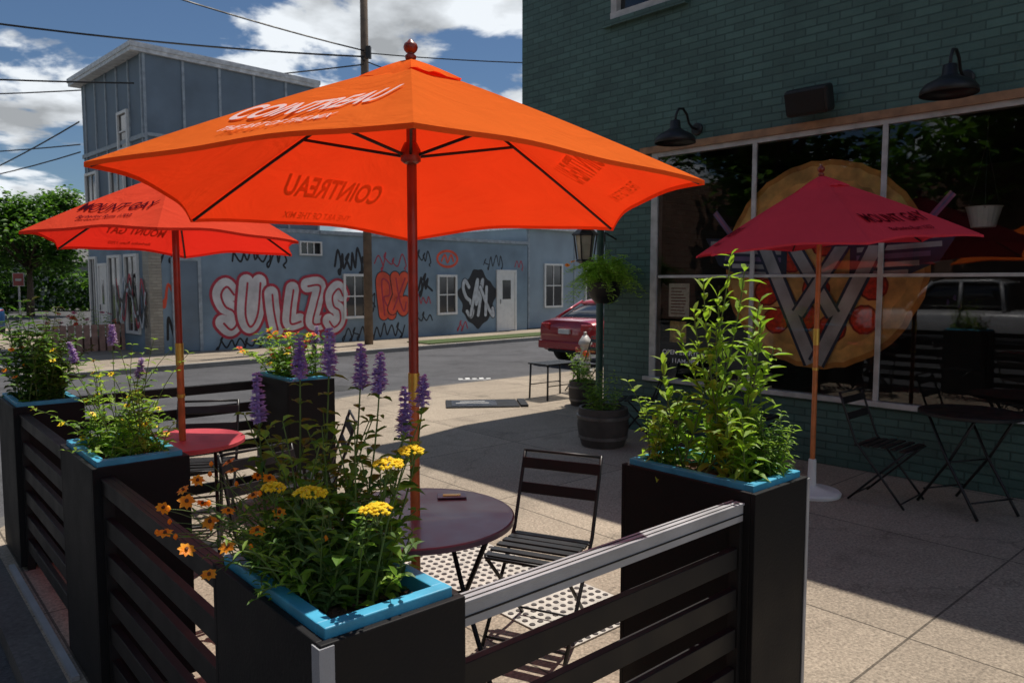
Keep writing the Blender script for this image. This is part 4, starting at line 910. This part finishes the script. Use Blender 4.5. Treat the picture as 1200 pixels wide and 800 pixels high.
def car(loc,rz,paint,label,truck=False):
    e=thing('parked_car' if not truck else 'pickup_truck',label,'car' if not truck else 'truck',loc,rz)
    if truck:
        body=[(0,.9,.5,1.0),(.05,.96,.45,1.15),(2.0,.97,.42,1.16),(3.9,.97,.42,1.16),(5.3,.95,.45,1.12),(5.6,.85,.5,1.0)]
        cab=[(1.9,.86,1.1,1.15),(2.0,.84,1.1,1.75),(2.3,.80,1.1,1.85),(3.5,.80,1.1,1.84),(4.1,.86,1.1,1.2)]; wx=(1.1,4.6); L=5.6
    else:
        body=[(0,.72,.42,.85),(.06,.82,.30,.98),(.3,.88,.27,1.03),(1.0,.90,.25,1.02),(2.6,.90,.25,.98),(3.7,.89,.25,.92),(4.4,.82,.28,.78),(4.55,.68,.36,.65)]
        cab=[(.45,.66,.9,1.0),(.75,.66,.9,1.15),(1.25,.64,.9,1.37),(1.6,.63,.9,1.42),(2.3,.63,.9,1.41),(2.8,.64,.9,1.28),(3.4,.68,.9,.95)]; wx=(.85,3.6); L=4.55
    b=MB(); loft(b,body,paint,.42,24); b.obj('body',e,smooth=True,auto=.7)
    b=MB(); loft(b,cab,M_dglass,.5,20); b.obj('windows',e,smooth=True)
    b=MB()
    if truck: loft(b,[(2.02,.80,1.70,1.80),(2.3,.81,1.74,1.88),(3.3,.81,1.74,1.87),(3.5,.78,1.72,1.82)],paint,.6)
    else: loft(b,[(1.1,.58,1.28,1.335),(1.3,.64,1.32,1.40),(1.7,.645,1.33,1.445),(2.3,.64,1.32,1.435),(2.6,.60,1.29,1.37)],paint,.6)
    b.obj('roof',e,smooth=True)
    for s_ in (-1,1):
        if not truck:
            for p_ in ([(.42,s_*.68,1.0),(1.2,s_*.63,1.36)],[(2.65,s_*.63,1.34),(3.4,s_*.70,.97)],[(1.9,s_*.70,.98),(1.95,s_*.645,1.38)]): rod(e,p_,.032,paint,'pillar',6)
        else:
            for p_ in ([(2.0,s_*.86,1.12),(2.1,s_*.80,1.8)],[(3.5,s_*.80,1.8),(4.05,s_*.88,1.15)],[(2.9,s_*.88,1.12),(2.9,s_*.82,1.8)]): rod(e,p_,.045,paint,'pillar',6)
    for x in wx:
        for s_ in (-1,1):
            r_=.32 if not truck else .38; Mx=Matrix.Rotation(math.pi/2,4,'X')
            b=MB(); b.lathe([(r_*.6,-.1),(r_*.95,-.1),(r_,-.07),(r_,.07),(r_*.95,.1),(r_*.6,.1)],(x,s_*.82,r_),M_tyre,24,Mx); wo_=b.obj('wheel',e,smooth=True,auto=.6)
            b=MB(); b.lathe([(r_*.62,-.09),(r_*.62,.09),(r_*.2,.105)],(x,s_*.82,r_),M_rim,12,Mx); b.obj('rim',wo_)
    for s_ in (-1,1):
        b=MB(); 
        if truck: b.cbox((0.0,s_*.86,.9),(.06,.14,.35),M_tail)
        else: b.cbox((.07,s_*.62,.84),(.12,.34,.14),M_tail,rz=-s_*.28)
        b.obj('tail_light',e,bevel=.02)
        b=MB(); b.cbox((L-.12,s_*.66,.66),(.12,.3,.12),M_hl,rz=s_*.3); b.obj('headlight',e,bevel=.02)
    b=MB(); b.box((-.035,-.80,.36),(.1,.80,.54),paint); b.box((-.04,-.5,.30),(.1,.5,.36),M_tyre); b.obj('bumper',e,bevel=.03)
    b=MB(); b.box((-.045,-.16,.70),(.02,.16,.80),M_white); b.obj('number_plate',e)
    return e
M_red=carpaint('car_red',(.38,.012,.02))
car(V((1.12,15.85,-.1)),PR,M_red,'dark red sedan parked at the kerb showing its tail')
car(V((-16.9,23.6,-.1)),BR+math.pi/2,carpaint('car_blue',(.03,.10,.26)),'blue car parked along the side street')
car(V((-6.9,-2.7,-.1)),PR+math.pi/2,carpaint('car_silver',(.50,.50,.51)),'silver pickup truck parked across the road',True)
car(V((-2.2,-5.2,-.1)),PR+math.pi/2,carpaint('car_maroon',(.35,.015,.02)),'maroon car parked across the road')
rb=thing('brick_row','long red brick building across the road','building',(-16,-18,0),PR+math.pi/2)
b=MB(); b.box((-20,-8,0),(40,0,6),brickmat('red_brick',(.2,.09,.06),(.3,.28,.25)) ); b.obj('wall',rb)

# ------------------------------------------------------------------ sky & light
az=math.atan2(.55,.835); el=math.radians(68)
wd=bpy.data.worlds.new('World'); sc.world=wd; wd.use_nodes=True; nt=wd.node_tree; nt.nodes.clear(); L=nt.links.new
out=N(nt,'ShaderNodeOutputWorld'); sky=N(nt,'ShaderNodeTexSky',sky_type='NISHITA'); sky.sun_disc=False; sky.sun_elevation=el; sky.sun_rotation=az; sky.air_density=1.0; sky.dust_density=.5; sky.ozone_density=2
bg=N(nt,'ShaderNodeBackground'); bg.inputs[1].default_value=.065
mm=N(nt,'ShaderNodeVectorMath',operation='MULTIPLY'); mm.inputs[1].default_value=(.72,.86,1.0); L(sky.outputs[0],mm.inputs[0]); L(mm.outputs[0],bg.inputs[0])
tc=N(nt,'ShaderNodeTexCoord'); se=N(nt,'ShaderNodeSeparateXYZ'); L(tc.outputs['Generated'],se.inputs[0])
mz=N(nt,'ShaderNodeMath',operation='ADD'); mz.inputs[1].default_value=.22; 
mxz=N(nt,'ShaderNodeMath',operation='MAXIMUM'); mxz.inputs[1].default_value=0; L(se.outputs[2],mxz.inputs[0]); L(mxz.outputs[0],mz.inputs[0])
dx=N(nt,'ShaderNodeMath',operation='DIVIDE'); dy=N(nt,'ShaderNodeMath',operation='DIVIDE'); L(se.outputs[0],dx.inputs[0]); L(mz.outputs[0],dx.inputs[1]); L(se.outputs[1],dy.inputs[0]); L(mz.outputs[0],dy.inputs[1])
cb=N(nt,'ShaderNodeCombineXYZ'); L(dx.outputs[0],cb.inputs[0]); L(dy.outputs[0],cb.inputs[1]); cb.inputs[2].default_value=5.1
n1=N(nt,'ShaderNodeTexNoise'); n1.inputs['Scale'].default_value=2.2; n1.inputs['Detail'].default_value=10; n1.inputs['Roughness'].default_value=.55; n1.inputs['Distortion'].default_value=.2; L(cb.outputs[0],n1.inputs['Vector'])
wx_=N(nt,'ShaderNodeMath',operation='MULTIPLY_ADD'); wx_.inputs[1].default_value=-.16; L(se.outputs[2],wx_.inputs[0]); L(n1.outputs['Fac'],wx_.inputs[2])
cr=N(nt,'ShaderNodeMapRange',interpolation_type='SMOOTHSTEP'); cr.inputs[1].default_value=.43; cr.inputs[2].default_value=.50; L(wx_.outputs[0],cr.inputs[0])
# cloud brightness: thicker cores greyer, edges bright
n2=N(nt,'ShaderNodeTexNoise'); n2.inputs['Scale'].default_value=4.2; n2.inputs['Detail'].default_value=8; L(cb.outputs[0],n2.inputs['Vector'])
c2=N(nt,'ShaderNodeMapRange'); c2.inputs[1].default_value=.36; c2.inputs[2].default_value=.58; c2.inputs[3].default_value=.42; c2.inputs[4].default_value=.98; L(n2.outputs['Fac'],c2.inputs[0])
bg2=N(nt,'ShaderNodeBackground'); bg2.inputs[0].default_value=(.90,.95,1,1); L(c2.outputs[0],bg2.inputs[1])
ms=N(nt,'ShaderNodeMixShader'); L(cr.outputs[0],ms.inputs[0]); L(bg.outputs[0],ms.inputs[1]); L(bg2.outputs[0],ms.inputs[2]); L(ms.outputs[0],out.inputs[0])
sl=bpy.data.lights.new('sun','SUN'); sl.energy=4.8; sl.angle=math.radians(.5); sl.color=(1,.93,.83)
so=bpy.data.objects.new('sun',sl); COL.objects.link(so)
sd=V((math.sin(az)*math.cos(el),math.cos(az)*math.cos(el),math.sin(el))); so.rotation_euler=(-sd).to_track_quat('-Z','Y').to_euler(); so.location=sd*50
# ------------------------------------------------------------------ camera
cam=bpy.data.cameras.new('camera'); co=bpy.data.objects.new('camera',cam); COL.objects.link(co); sc.camera=co
co.location=(0,0,1.7); co.rotation_euler=(math.radians(90-4.55),0,0); cam.lens=26.4; cam.sensor_width=36; cam.clip_end=2000; cam.clip_start=.05
cam.dof.use_dof=True; cam.dof.focus_distance=2.6; cam.dof.aperture_fstop=8
